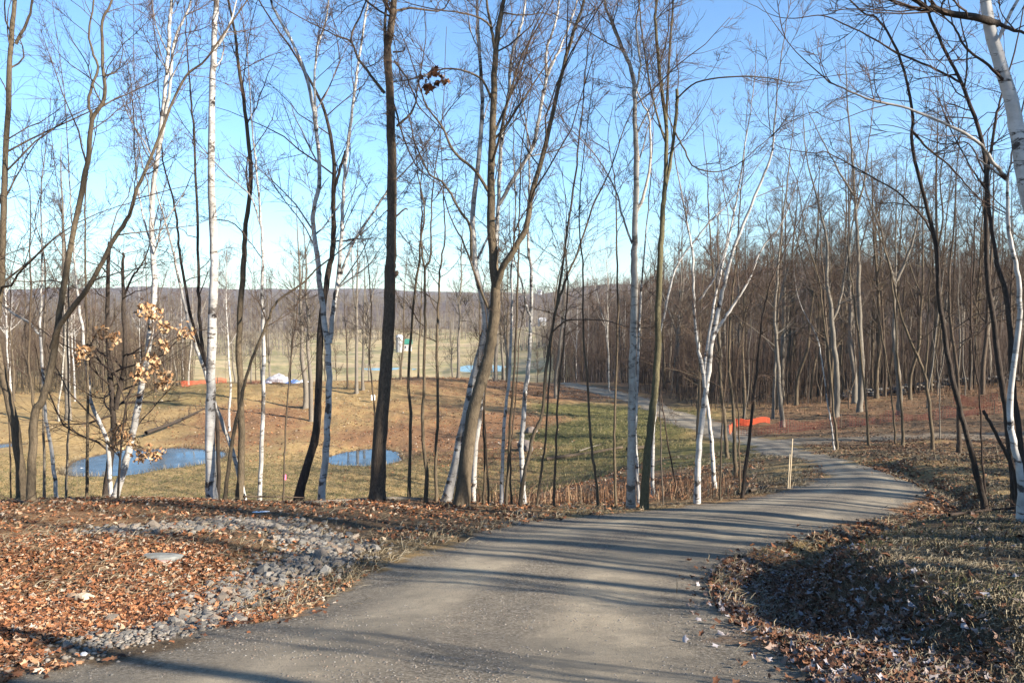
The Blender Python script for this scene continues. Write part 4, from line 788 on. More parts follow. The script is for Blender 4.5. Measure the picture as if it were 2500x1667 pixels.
ZONES = [(-999, 180, 'at left border'), (180, 420, 'above the round pond'), (420, 900, 'right of the red tape'), (900, 1560, 'by the far bend'), (1560, 1700, 'behind Y-forked birch'), (1700, 1860, 'behind bright orange fence'),
         (1860, 2010, 'around two big trunks'), (2010, 2150, 'around wide Y-forked trunk'), (2150, 2300, 'behind dark leaning tree'), (2300, 9999, 'at right border')]
def forest(nmax, dlo, dhi, plo, phi, kinds, label, group, mind=1.6, scale=(0.8, 1.1), name='bare_tree', avoid=True, dpow=1.0):
    pts = []; tries = 0
    while len(pts) < nmax and tries < nmax * 60:
        tries += 1
        d = dlo + (dhi - dlo) * brng.random() ** dpow; u = (brng.uniform(plo, phi) - 1176) / FPX; x, y = u * d, d
        if any((x - a) ** 2 + (y - b) ** 2 < mind ** 2 for a, b in pts): continue
        pts.append((x, y))
    P_ = np.array(pts)
    ok = (signed(P_[:, 0], P_[:, 1], ROAD_POLY) > 1.0) & (signed(P_[:, 0], P_[:, 1], SIDE_POLY) > 1.0)
    for pd in PONDS: ok &= pond_e(P_[:, 0], P_[:, 1], pd) > 1.3
    P_ = P_[ok]; Z = H(P_[:, 0], P_[:, 1])
    rec = {}
    for (x, y), z in zip(P_, Z):
        k = kinds[brng.integers(len(kinds))]; px = x / y * FPX + 1176
        o_ = plant(k, x, y, label, group, brng.uniform(*scale), name=name, z=float(z))
        zn = [q[2] for q in ZONES if q[0] <= px < q[1]][0]; rec.setdefault((k, zn), []).append((px, o_))
    for (k, zn), L_ in rec.items():
        L_.sort(key=lambda t: t[0])
        for i, (px, o_) in enumerate(L_):
            o_['label'] = (KWORD[k] + ' ' + label + ', ' + (ORD[i] + ' ' if len(L_) > 1 else '') + zn).replace('from left behind', 'from left, behind')
    return len(P_)
forest(46, 54, 72, 1790, 2420, ['grey', 'maple', 'maple', 'dark'], 'front-row tree by stone wall', 'trees at the front of the right wood', 2.2, (.75, 1.05))
forest(60, 72, 105, 1500, 2480, ['grey', 'maple', 'maple', 'dark', 'thin'], 'middle-wood tree', 'trees in the middle of the right wood', 2.0, (.7, 1.0))
forest(84, 105, 165, 1430, 2480, ['grey', 'maple', 'dark', 'maple'], 'tree deep in the wood', 'trees deep in the right wood', 2.4, (.7, .95))
forest(36, 96, 135, 1290, 1620, ['maple', 'thin', 'dark', 'birch', 'grey'], 'tree of the low wood', 'trees behind the far bend of the road', 2.2, (.5, .75))
forest(34, 50, 70, 1600, 2420, ['thin'], 'understorey tree in right wood', 'understorey trees of the right wood', 1.5, (.6, .95), name='bare_sapling')
forest(8, 40, 52, 1560, 1760, ['thin', 'maple'], 'roadside tree past the bend', 'slim trees where the road bends', 1.5, (.6, .8), name='bare_sapling')
forest(44, 68, 115, -100, 420, ['grey', 'maple', 'birch', 'dark', 'thin'], 'tree beyond the left ponds', 'trees of the wood beyond the left ponds', 2.0, (.55, .8))
forest(12, 85, 120, 420, 620, ['maple', 'grey', 'thin'], 'tree on the slope left of farm', 'trees past the red tape', 2.0, (.5, .7))

forest(22, 82, 118, 600, 1330, ['maple', 'grey', 'thin'], 'tree behind the grassy crest', 'trees behind the crest', 2.0, (.5, .75))
MIDTREES = [  # individually placed trees on the mound and round the ponds
    (20, 972, 'birch', .62, 'white trunk at the left border beyond the ponds'), (150, 965, 'grey', .62, 'pale grey tree standing on the far bank left of the round pond'), (128, 968, 'birch', .5, 'white tree on the far bank, left neighbour of the pale grey tree'),
    (700, 937, 'grey', .62, 'pale tree with a long shadow on the orange mound'), (712, 968, 'grey', .55, 'grey tree a little lower on the mound than the pale one with a long shadow'), (522, 990, 'aspen_', .5, 'pale slim tree at the foot of the mound right of the tall birch'),
    (664, 886, 'maple', .5, 'bushy tree on the mound crest beside the grey gravel pile'), (797, 890, 'dark', .5, 'dark trunk on the mound crest left of the thick oak'), (817, 905, 'grey', .55, 'grey trunk on the crest close to the dark trunk'), (832, 896, 'grey', .5, 'pale trunk on the crest nearest the thick oak on its left'),
    (1052, 862, 'grey', .55, 'grey tree on the crest by the long valley pond'), (1138, 874, 'grey', .6, 'pale tree on the crest right of the curved brown trunk'), (1165, 872, 'maple', .6, 'leaning tree on the crest at the pond end'), (1170, 895, 'grey', .5, 'small grey tree just below the crest at the pond end'),
    (1277, 915, 'grey', .6, 'pale tree standing alone by the far stretch of the road'), (1400, 900, 'birch', .55, 'white tree by the far stretch of the road'), (430, 885, 'birch', .5, 'white tree on the crest above the round pond'), (600, 880, 'maple', .5, 'brown tree on the crest near the red barrier'),
    (920, 872, 'maple', .5, 'thin crowned tree on the crest right of the oak'), (960, 868, 'maple', .45, 'second thin crowned tree on the crest right of the oak'),
]
for px, py, kd, sc, lab in MIDTREES:
    d = ground_depth(px, py, 30, 110) or 75
    d = min(d, 82)
    u = (px - 1176) / FPX
    plant(kd if kd in PROT else 'birch', u * d, d, lab, None, sc * 1.4)

# trees that stand right of and behind the viewer; they throw the stripes over the road
shade = []
while len(shade) < 92:
    x = brng.uniform(5, 50); y = brng.uniform(-26, 42)
    if x < 0.76 * y + 2.2 or x < 7 and y > -4: continue
    if y + .55 * x < 6.5 and brng.random() < .87: continue
    if any((x - a) ** 2 + (y - b) ** 2 < 4 for a, b in shade): continue
    shade.append((x, y))
for x, y in sorted(shade):
    plant('shade', x, y, 'bare tree outside the view, right of the road, casting long shadows', 'trees right of the viewer', brng.uniform(.8, 1.1))
for x, y in ((10.4, -2.8), (14.5, 3.2)):
    plant('shade', x, y, 'bare tree outside the view, right of the road, casting long shadows', 'trees right of the viewer', 1.45)
for i in range(34):  # unseen low saplings, added to shade the right bank but not the road
    x = brng.uniform(6.0, 17); y = brng.uniform(-6, min(9, (x - 1.5) / .76))
    plant(['maple', 'dark'][i % 2], x, y, 'low bushy sapling outside the view, added to shade the right bank', 'added shade saplings right of the viewer', brng.uniform(.15, .24), cat='sapling', name='bare_sapling')

# the rest of the wood, too many to count: simple bare stems with forked tops
def wood_mass(name, nn, dlo, dhi, plo, phi, h, label, mat, seed, r=0.09, zoff=0.0, twigs=14, tw=0.03):
    rng = np.random.default_rng(seed); d = rng.uniform(dlo, dhi, nn); u = (rng.uniform(plo, phi, nn) - 1176) / FPX
    x = u * d; y = d; ok = (signed(x, y, ROAD_POLY) > 1.5) & (signed(x, y, SIDE_POLY) > 1.0); x = x[ok]; y = y[ok]; z = H(x, y); m_ = len(x)
    tb = Tubes(); L = h * rng.uniform(.6, 1.1, m_)
    a, b = grow(np.column_stack([x, y, z - .2]), np.tile([0, 0, 1.], (m_, 1)) + rng.normal(0, .05, (m_, 3)), L, np.full(m_, r) * rng.uniform(.6, 1.3, m_), 3, 0.05, 0.1, rng, 0.25); tb.add(a, b, 3)
    P2, D2, l2, r2 = kids(a, b, L, twigs, 0.3, (25, 60), 0.24, 0.5, rng); r2 = np.clip(r2, tw * .6, tw)
    a2, b2 = grow(P2, D2, l2, r2, 2, 0.15, 0.12, rng, 0.3); tb.add(a2, b2, 3)
    o_ = link(name, tb.mesh(name, mat)); tag(o_, label, 'woodland', kind='stuff'); return o_
wood_mass('far_wood', 2300, 130, 330, 1340, 2560, 14, 'dense brown leafless wood filling the distance at right', M_BARK['dark'], 5, 0.10, twigs=18, tw=0.035)
wood_mass('far_wood', 600, 105, 330, -200, 330, 11, 'leafless wood behind the ponds at the far left', M_BARK['maple'], 6, 0.09, twigs=16, tw=0.03)
wood_mass('valley_hedgerow', 1500, 330, 520, -300, 1520, 10, 'grey leafless tree belt across the valley fields', M_BARK['grey'], 7, 0.16, twigs=14, tw=0.08)
wood_mass('valley_hedgerow', 260, 330, 350, -200, 1100, 8, 'thin leafless hedgerow dividing the tan fields', M_BARK['maple'], 27, 0.12, twigs=12, tw=0.06)
wood_mass('valley_copse', 280, 250, 300, 1150, 1480, 9, 'leafless copse beyond the valley pond', M_BARK['grey'], 8, 0.12, twigs=14, tw=0.06)
wood_mass('valley_copse', 220, 230, 300, 420, 680, 8, 'leafless copse in the valley left of the farm', M_BARK['grey'], 18, 0.12, twigs=14, tw=0.06)
wood_mass('ridge_wood', 6500, 520, 1500, -300, 2600, 13, 'leafless woodland covering the distant ridge', M_BARK['maple'], 9, 0.30, twigs=7, tw=0.22)
wood_mass('brush', 5200, 58, 130, 1440, 2480, 5.5, 'brown leafless brush under the trees of the right wood', M_BARK['dark'], 10, 0.028, twigs=7, tw=0.014)
wood_mass('brush', 1100, 86, 160, 1270, 1640, 7.0, 'tangled leafless thicket beyond the far stretch of road', M_BARK['dark'], 14, 0.04, twigs=12, tw=0.018)
wood_mass('wood_mass', 520, 160, 300, 1250, 1640, 11, 'brown wood sloping down to the valley at the centre right', M_BARK['dark'], 15, 0.09, twigs=18, tw=0.035)
wood_mass('brush', 1500, 74, 125, -100, 440, 6.0, 'brown leafless brush under the wood beyond the left ponds', M_BARK['maple'], 12, 0.03, twigs=9, tw=0.015)

# ------------------------------------------------------------------ hanging leaves
def leaf_cloud(name, centers, radius, nper, size, mat, parent, seed, org):
    rng = np.random.default_rng(seed)
    for c0 in centers:
        c = np.array(c0) + rng.normal(0, 1, (nper, 3)) * np.array([radius, radius * .8, radius * .9])
        V, F, A = leaves(c - org, rng.uniform(size * .7, size * 1.25, nper), rng, tilt=1.2, lobed=True)
        tag(link(name, mesh_np(name, V, F, mat, {'rnd': A}, smooth=False), parent), kind='stuff')
def leaves(c, sz, rng, tilt=0.35, lobed=False, nrm=None):
    n_ = len(c)
    if lobed:
        k = 10; an = np.linspace(0, 2 * np.pi, k, endpoint=False); rr = np.where(np.arange(k) % 2 == 0, 1.0, 0.58)
        ox = np.cos(an) * rr * 0.62; oy = np.sin(an) * rr; loc = np.column_stack([np.append(0, ox), np.append(0, oy)])
        Fl = np.stack([np.zeros(k, int), np.arange(k) + 1, (np.arange(k) + 1) % k + 1], 1)
    else:
        loc = np.array([[0, -1], [0.55, -.1], [0, 1.05], [-.5, .1]]); Fl = np.array([[0, 1, 2], [0, 2, 3]])
    m_ = len(loc); r = rng.uniform(0, 6.283, n_); cu = rng.uniform(0.1, 1.25, n_)
    lx = loc[:, 0][None] * sz[:, None] * .5; ly = loc[:, 1][None] * sz[:, None] * .5
    lz = np.abs(lx) * cu[:, None] * rng.choice([-1, 1], n_)[:, None] + (ly ** 2) / sz[:, None] * (rng.uniform(-1, 1, n_) * .9)[:, None]
    t1 = unit(np.column_stack([np.cos(r), np.sin(r), rng.normal(0, tilt, n_)]))
    up = unit(np.column_stack([rng.normal(0, tilt, n_), rng.normal(0, tilt, n_), np.ones(n_)]))
    s_ = unit(np.cross(up, t1)); up = np.cross(t1, s_)
    V = c[:, None] + lx[..., None] * s_[:, None] + ly[..., None] * t1[:, None] + lz[..., None] * up[:, None]
    F = (Fl[None] + np.arange(n_)[:, None, None] * m_).reshape(-1, 3)
    return V.reshape(-1, 3), F, np.repeat(rng.random(n_), m_)
# small oak whose tan leaves still hang among the pond-side birches
d = 14.7
org = np.array([*at(268, 1144, d)[:2], 0]); org[2] = float(H(org[:1], org[1:2])[0])
sap = empty('young_oak', org); tag(sap, 'thin young oak with clumps of tan leaves hanging before the leaning birch', 'oak tree')
tb = Tubes(); rng = np.random.default_rng(5)
for pts, w0, w1 in [([(268, 1148), (276, 1050), (290, 930), (318, 860), (350, 760), (340, 705)], 6, 3), ([(290, 930), (262, 850), (245, 780), (225, 765)], 4, 2), ([(280, 1010), (330, 1030), (345, 1045)], 3, 2),
                    ([(276, 1060), (265, 1000), (280, 970)], 3, 2), ([(318, 860), (350, 850), (380, 880), (378, 800), (430, 760)], 3, 2), ([(262, 850), (215, 830), (180, 825)], 3, 2), ([(276, 1050), (235, 1010), (210, 1015)], 3, 2)]:
    P_ = np.array([at(x, y, d - .1) for x, y in pts]);
    if pts[0][0] == 268: P_[0, 2] = org[2] - .2
    p, r = stem_tube(tb, P_ - org, w0 / 2 / FPX * d, w1 / 2 / FPX * d, k=5, rng=rng)
    branch_out(tb, p, r, 'oak', rng, .3, 3, .5, .6)
link('trunk', tb.mesh('trunk', M_BARK['oak']), sap)
spots = [(235, 765), (262, 782), (185, 818), (200, 805), (330, 708), (352, 722), (375, 752), (345, 712), (425, 765), (375, 795), (345, 822), (358, 838), (328, 865), (318, 855), (378, 865), (372, 888), (270, 990), (275, 1005), (262, 1018), (300, 1015), (340, 1042), (322, 1048), (352, 1046)]
leaf_cloud('leaf_cluster', [at(x, y, d - .15 + .2 * random.random()) for x, y in spots], 0.075, 30, 0.118, M_HUNGLEAF, sap, 3, org)
# a few dead leaves high on the curved brown tree
curved = [o_ for o_ in COL.objects if o_.get('label', '').startswith('Big curved brown')][0]
oc = np.array(curved.location)
leaf_cloud('dead_leaves', [at(x, y, 13.9) for x, y in [(972, 180), (985, 198), (1000, 172), (1012, 190), (1022, 188), (978, 205), (992, 168)]], 0.05, 7, 0.16, M_LEAF, curved, 8, oc)
lit = [(60, 570), (652, 520), (330, 710)]

# ------------------------------------------------------------------ litter, straw, stones
def scatter(nn, plo, phi, dlo, dhi, seed, dens=None, dpow=1.0):
    """points on the ground in a sector of the view, even in area"""
    rng = np.random.default_rng(seed)
    d = np.sqrt(rng.uniform(dlo ** 2, dhi ** 2, nn)) if dpow == 1 else dlo * (dhi / dlo) ** rng.random(nn)
    u = (rng.uniform(plo, phi, nn) - 1176) / FPX; x = u * d; y = d
    keep_ = signed(x, y, ROAD_POLY) > -0.02 - .6 * rng.random(nn) ** 60
    if dens is not None: keep_ &= rng.random(nn) < dens(x, y)
    x = x[keep_]; y = y[keep_]; return x, y, H(x, y), rng
def litter(name, label, nn, plo, phi, dlo, dhi, seed, size, mat, dens=None, lobed=False, dpow=1, tilt=0.4, lift=0.012):
    x, y, z, rng = scatter(nn, plo, phi, dlo, dhi, seed, dens, dpow)
    V, F, A = leaves(np.column_stack([x, y, z + lift + rng.random(len(x)) * .02]), size * np.minimum(rng.lognormal(-.05, .33, len(x)), 1.45), rng, tilt, lobed)
    o_ = link(name, mesh_np(name, V, F, mat, {'rnd': A}, smooth=False)); return tag(o_, label, 'fallen leaves', kind='stuff')
BAND = [[(240, 1218), (400, 1215), (540, 1198), (640, 1205), (720, 1236), (780, 1262)], [(765, 1268), (690, 1296), (625, 1335), (550, 1372), (440, 1428), (330, 1462), (180, 1480)]]
srng = np.random.default_rng(70)
cand = []
bd = []
for bi, bl in enumerate(BAND):
    for x, y in bl:
        bd.append((x, y))
gc = {}
for bl in BAND:
    for i in range(len(bl) - 1):
        for t in np.linspace(0, 1, 5):
            x = bl[i][0] * (1 - t) + bl[i + 1][0] * t; y = bl[i][1] * (1 - t) + bl[i + 1][1] * t
            gc[(x, y)] = ground_depth(x, y, 3.5, 25) or 8
keys = np.array(list(gc.keys())); vals = np.array(list(gc.values()))
cpts = np.array([[*at(x, y, v)[:2]] for (x, y), v in zip(keys, vals)])

def leafw(x, y):
    bm_ = np.full(np.shape(x), 9.0)
    near = np.hypot(x, y) < 14
    if near.any():
        bm_[near] = np.min((x[near][:, None] - cpts[:, 0]) ** 2 + (y[near][:, None] - cpts[:, 1]) ** 2, 1)
    return (1 - .85 * np.exp(-bm_ / .09)) * np.clip(cover(x, y)[:, 0] * 1.1 - .08, 0, 1) * (0.35 + 1.2 * smooth(.38, .56, fbm(x * 1.5, y * 1.5, 31)))
litter('leaf_litter', 'rust brown leaf litter heaped over the stony basin at left', 33000, -60, 860, 4.2, 9.6, 1, 0.058, M_LEAF, leafw, True)
litter('leaf_litter', 'scattered brown leaves on the bank under the tree row', 26000, -60, 1480, 9.6, 17.5, 2, 0.066, M_LEAF, leafw)
def ditchw(x, y):
    dr = seg_dist(x, y, ROAD_R[4:90]); w = np.exp(-((dr - .5) / .46) ** 2) * 1.3
    return np.clip(w * (.4 + 1.2 * smooth(.35, .6, fbm(x * 1.6, y * 1.6, 33))), 0, 1)
litter('ditch_leaves', 'brown and frosted grey leaves gathered in the roadside ditch', 30000, 1560, 2352, 3.9, 9.0, 3, 0.066, M_FROSTLEAF, ditchw, True)
litter('ditch_leaves', 'drifts of rust leaves along the outer bend of the road', 30000, 1650, 2300, 9.0, 24, 4, 0.07, M_LEAF, ditchw)
litter('leaf_litter', 'loose leaves strewn on the shaded grass bank at right', 2600, 1700, 2400, 4, 14, 5, 0.07, M_FROSTLEAF, lambda x, y: np.full(len(x), .35))
litter('leaf_litter', 'leaves under the trees between road and field', 16000, 1150, 1760, 17, 34, 6, 0.09, M_LEAF, leafw)
litter('leaf_litter', 'leaves blown over the mound and pond banks', 44000, -60, 1420, 38, 78, 7, 0.13, M_LEAF, lambda x, y: leafw(x, y) * .8)
litter('leaf_litter', 'leaf carpet on the floor of the right wood', 24000, 1600, 2420, 22, 66, 8, 0.10, M_WOODLEAF, leafw)

def strands(name, label, cat, nn, plo, phi, dlo, dhi, seed, L, w, mat, dens=None, stand=0.15, dpow=1):
    x, y, z, rng = scatter(nn, plo, phi, dlo, dhi, seed, dens, dpow); n_ = len(x)
    a = rng.uniform(0, 6.283, n_); l = rng.uniform(L * .5, L * 1.3, n_)
    el = np.abs(rng.normal(0, stand, n_)); el = np.minimum(el, 1.45)
    dirv = np.column_stack([np.cos(a) * np.cos(el), np.sin(a) * np.cos(el), np.sin(el)])
    side_ = np.column_stack([-np.sin(a), np.cos(a), np.zeros(n_)]) * w / 2
    p0 = np.column_stack([x, y, z - .003]); bend = rng.normal(0, .28, n_)[:, None] * side_ / (w / 2)
    p1 = p0 + dirv * (l * .5)[:, None] + np.column_stack([np.zeros(n_), np.zeros(n_), .02 + .2 * l]) * .6; p2 = p0 + (dirv + bend) * l[:, None] + np.array([0, 0, .008])
    wv = side_ + np.array([0, 0, w * .3])
    V = np.stack([p0 - wv, p0 + wv, p1 - wv, p1 + wv, p2], 1).reshape(-1, 3)
    Fl = np.array([[0, 1, 3], [0, 3, 2], [2, 3, 4]]); F = (Fl[None] + np.arange(n_)[:, None, None] * 5).reshape(-1, 3)
    o_ = link(name, mesh_np(name, V, F, mat, {'rnd': np.repeat(rng.random(n_), 5)}, smooth=False)); return tag(o_, label, cat, kind='stuff')
notditch = lambda x, y: np.clip(seg_dist(x, y, ROAD_R[4:90]) / .9, 0.1, 1) * smooth(.25, .55, fbm(x * 1.4, y * 1.4, 51))
strands('straw', 'matted pale straw over the shaded bank at right', 'straw', 46000, 1620, 2400, 3.9, 14, 21, .11, .0045, M_STRAW, notditch, .2, 2)
strands('grass', 'dull green grass showing between the straw at right', 'grass', 9000, 1620, 2400, 3.9, 12, 22, .065, .005, M_GRASS, lambda x, y: smooth(.4, .6, fbm(x * .9, y * .9, 52)), .7, 2)
roadside = lambda x, y: np.exp(-(seg_dist(x, y, ROAD_POLY, True) / .7) ** 2)
strands('straw', 'straw and dry grass along the left edge of the road', 'straw', 34000, 500, 1950, 6.5, 24, 23, .15, .006, M_STRAW, roadside, .35, 2)
strands('straw', 'broken stalks and pale twigs on the leafy bank', 'straw', 8000, -60, 1450, 7.5, 16, 24, .20, .006, M_STRAW, lambda x, y: np.full(len(x), .8), .12, 2)
strands('grass', 'short mown grass between the tree row and the ponds', 'grass', 46000, -60, 1500, 33, 45, 25, .14, .012, M_GRASS, lambda x, y: np.clip(np.min([pond_e(x, y, P_) for P_ in PONDS], 0) - 1.05, 0, 1) * 3, .6, 2)
strands('straw', 'flattened dead grass between the road bend and the dark leaning trees', 'straw', 26000, 1900, 2420, 12, 31, 31, .16, .008, M_STRAW, lambda x, y: smooth(.3, .55, fbm(x, y, 95)), .35, 2)
litter('leaf_litter', 'scattered leaves between the road bend and the side road', 12000, 1850, 2420, 12, 34, 32, .08, M_WOODLEAF, lambda x, y: smooth(.35, .6, fbm(x * .8, y * .8, 96)))
strands('straw', 'dry grass on the inner side of the road bend', 'straw', 9000, 1560, 1860, 16, 34, 33, .16, .009, M_STRAW, lambda x, y: smooth(.3, .55, fbm(x, y, 97)), .4, 2)
strands('grass', 'rough green grass on the slope below the far road', 'grass', 16000, 1200, 1600, 40, 62, 26, .16, .014, M_GRASS, lambda x, y: cover(x, y)[:, 1], .6, 2)
strands('reeds', 'dry reeds and rushes round the pond margins', 'reeds', 60000, -60, 1100, 38, 52, 29, .30, .014, M_STRAW, lambda x, y: np.exp(-((np.min([pond_e(x, y, P_) for P_ in PONDS], 0) - 1.05) / .05) ** 2) * smooth(.35, .6, fbm(x * .7, y * .7, 91)), 1.3, 2)
strands('dead_stalks', 'reddish dead stalks standing along the foot of the tree row', 'weeds', 4200, 1060, 1720, 15.2, 24, 27, .42, .009, M_STALK, lambda x, y: smooth(.3, .6, fbm(x * .8, y * .8, 57)), 1.6, 2)
strands('dead_stalks', 'brown brush seedlings along the edge of the right wood', 'weeds', 5000, 1500, 2420, 50, 80, 28, .6, .016, M_WOODLEAF, lambda x, y: smooth(.4, .6, fbm(x * .3, y * .3, 98)), 1.6, 2)

# stones of the drainage basin
def stone_mesh(seed):
    import bmesh
    bm = bmesh.new(); bmesh.ops.create_icosphere(bm, subdivisions=1, radius=0.5)
    rg = np.random.default_rng(seed); sx = rg.uniform(.75, 1.2, 3); pl = unit(rg.normal(size=(5, 3))); dd = rg.uniform(.30, .44, 5)
    for v in bm.verts:
        c = np.array(v.co) * (1 + rg.normal(0, .06))
        for p_, q_ in zip(pl, dd):
            e = c @ p_ - q_
            if e > 0: c = c - p_ * e
        v.co = c * sx * np.array([1, 1, .75])
    me = bpy.data.meshes.new('stone'); bm.to_mesh(me); bm.free(); me.materials.append(M_STONE); return me
STONES = [stone_mesh(40 + i) for i in range(12)]
NS = 5200
ii = srng.integers(len(cpts), size=NS)
sx = cpts[ii, 0] + srng.normal(0, .27, NS); sy = cpts[ii, 1] + srng.normal(0, .27, NS)
ok = signed(sx, sy, ROAD_POLY) > .12; sx = sx[ok]; sy = sy[ok]
ssz = srng.lognormal(math.log(.062), .36, len(sx)) * (.45 + .55 * smooth(5.2, 7.0, sy)); sz_ = H(sx, sy)
app = ssz / sy; order = np.argsort(-app)
for j in order[:300]:
    o_ = link('stone', STONES[srng.integers(12)], ground); o_.location = (sx[j], sy[j], sz_[j] + ssz[j] * .12)
    o_.rotation_euler = tuple(srng.uniform(0, 6.28, 3) * np.array([.12, .12, 1])); s = ssz[j]; o_.scale = (s * srng.uniform(.9, 1.3), s, s * srng.uniform(.7, 1.0))
def stone_stuff(name, label, X, Y, Z, S_, seed, parent=None):
    rg = np.random.default_rng(seed); me0 = STONES[0]; vv = []
    for me0 in STONES[:4]:
        a = np.zeros(len(me0.vertices) * 3, np.float32); me0.vertices.foreach_get('co', a); vv.append(a.reshape(-1, 3))
    fa = np.array([tuple(p_.vertices) for p_ in STONES[0].polygons])
    n_ = len(X); base = np.stack(vv)[rg.integers(4, size=n_)]; an = rg.uniform(0, 6.28, n_); c, s = np.cos(an)[:, None], np.sin(an)[:, None]
    bx = (base[..., 0] * c - base[..., 1] * s) * S_[:, None]; by = (base[..., 0] * s + base[..., 1] * c) * S_[:, None]; bz = base[..., 2] * S_[:, None] * .85
    V = np.stack([bx + X[:, None], by + Y[:, None], bz + Z[:, None]], -1).reshape(-1, 3); F = (fa[None] + np.arange(n_)[:, None, None] * base.shape[1]).reshape(-1, 3)
    o_ = link(name, mesh_np(name, V, F, M_STONE, {'rnd': np.repeat(rg.random(n_), base.shape[1])}, smooth=False), parent)
    if parent is None: tag(o_, label, 'stones')
    o_['kind'] = 'stuff'; return o_
rest = order[300:]
stone_stuff('stone_rubble', '', sx[rest], sy[rest], sz_[rest] + .005, ssz[rest], 3, ground)
# grit along the road verges
x, y, z, rg = scatter(5200, -60, 1900, 3.9, 9, 61, lambda x, y: np.exp(-(seg_dist(x, y, ROAD_POLY, True) / .45) ** 2))
stone_stuff('roadside_grit', 'small gravel along the verges of the dirt road', x, y, z, rg.uniform(.008, .034, len(x)), 4)
grng = np.random.default_rng(62)
d = 3.9 * (12 / 3.9) ** grng.random(15000); u = (grng.uniform(100, 1850, 15000) - 1176) / FPX; x = u * d; y = d; k_ = (signed(x, y, ROAD_POLY) < 0) & (grng.random(15000) < .06 + .94 * smooth(.47, .6, fbm(x * 1.1, y * 1.1, 63))); x, y = x[k_], y[k_]
stone_stuff('road_gravel', 'fine loose gravel pressed into the road surface', x, y, H(x, y) - .001, grng.uniform(.006, .021, len(x)), 5)

def rock(name, label, px, py, size, seed, cat='rock', mat=None, flat=.35, d=None, hue=None):
    import bmesh
    d = d or ground_depth(px, py, 3.5, 120) or 8
    bm = bmesh.new(); bmesh.ops.create_icosphere(bm, subdivisions=3, radius=0.5); rg = np.random.default_rng(seed); pl = unit(rg.normal(size=(9, 3))); dd = rg.uniform(.30, .44, 9)
    for v in bm.verts:
        c = np.array(v.co)
        for p_, q_ in zip(pl, dd):
            e = c @ p_ - q_
            if e > 0: c = c - p_ * e * .92
        c = c * (1 + .05 * math.sin(c[0] * 23 + seed) * math.sin(c[1] * 19)); v.co = c * np.array(size)
    me = bpy.data.meshes.new(name); bm.to_mesh(me); bm.free(); me.materials.append(mat or M_STONE)
    p = at(px, py, d); o_ = link(name, me); o_.location = (p[0], p[1], float(H(p[:1], p[1:2])[0]) + size[2] * .12); o_.rotation_euler = (0, 0, rg.uniform(-.4, .4))
    return tag(o_, label, cat)
M_SLAB = plain('pale_slab_stone', (0.19, 0.19, 0.172), .9, .35, 9)
M_TANROCK = plain('tan_rock', (0.38, 0.31, 0.22), .85, .25, 9)
rock('flat_rock', 'large flat grey rock half buried in leaves inside the stone ring', 375, 1284, (.62, .26, .11), 3, mat=M_SLAB)
rock('flat_rock', 'pinkish flat stone just below the large flat grey rock', 375, 1298, (.2, .12, .07), 4, mat=plain('pink_stone', (.40, .27, .22), .85, .2, 9))
rock('round_rock', 'tan rounded rock among the leaves at lower left', 193, 1382, (.20, .15, .14), 6, mat=M_TANROCK)
rock('round_rock', 'brown rock touching the tan rounded rock on its left', 168, 1380, (.13, .12, .11), 7, mat=plain('brown_rock', (.25, .17, .11), .85, .2, 9))
rock('white_stone', 'white stone lying on the left shore of the round pond', 192, 1071, (.75, .4, .35), 8, mat=plain('white_rock', (.72, .70, .66), .8, .15, 5), d=42.3)
rock('white_stone', 'small white stone at the lower left road verge', 193, 1506, (.05, .04, .035), 9, mat=plain('white_pebble', (.75, .73, .68), .8, .15, 9))
rock('dark_boulder', 'dark boulder in the washed gully right of the slanting birch', 1206, 1030, (1.0, .8, 1.0), 12, mat=plain('dark_rock', (.13, .11, .10), .9, .3, 4), d=44)
rock('dark_boulder', 'low dark boulder just above the gully boulder', 1222, 985, (.9, .8, .6), 13, mat=plain('dark_rock', (.15, .12, .10), .9, .3, 4), d=50)
rock('snow_patch', 'small white patch of old ice on the leaves under the dark oak', 598, 1176, (.30, .12, .03), 14, 'ice', plain('old_ice', (.85, .86, .88), .5, .05, 9))
# old stone wall in the right wood
wall = empty('stone_wall', (24, 62, float(H(np.array([24.]), np.array([62.]))[0]))); tag(wall, 'tumbled grey stone wall running through the right wood', 'stone wall')
wrng = np.random.default_rng(80); NW = 420
wx = wrng.uniform(1930, 2420, NW); wd = 62 + (wx - 2100) * .012 + wrng.normal(0, .5, NW); wu = (wx - 1176) / FPX; WX = wu * wd; WY = wd; WZ = H(WX, WY); wl = np.array(wall.location)
ws = wrng.uniform(.22, .6, NW); lay = wrng.integers(0, 3, NW)
for j in range(NW):
    if j < 260:
        o_ = link('stone', STONES[wrng.integers(12)], wall); o_.location = (WX[j] - wl[0], WY[j] - wl[1], WZ[j] - wl[2] + lay[j] * .2 + .06); o_.rotation_euler = (0, 0, wrng.uniform(0, 6)); o_.scale = (ws[j] * 1.3, ws[j], ws[j] * .7)

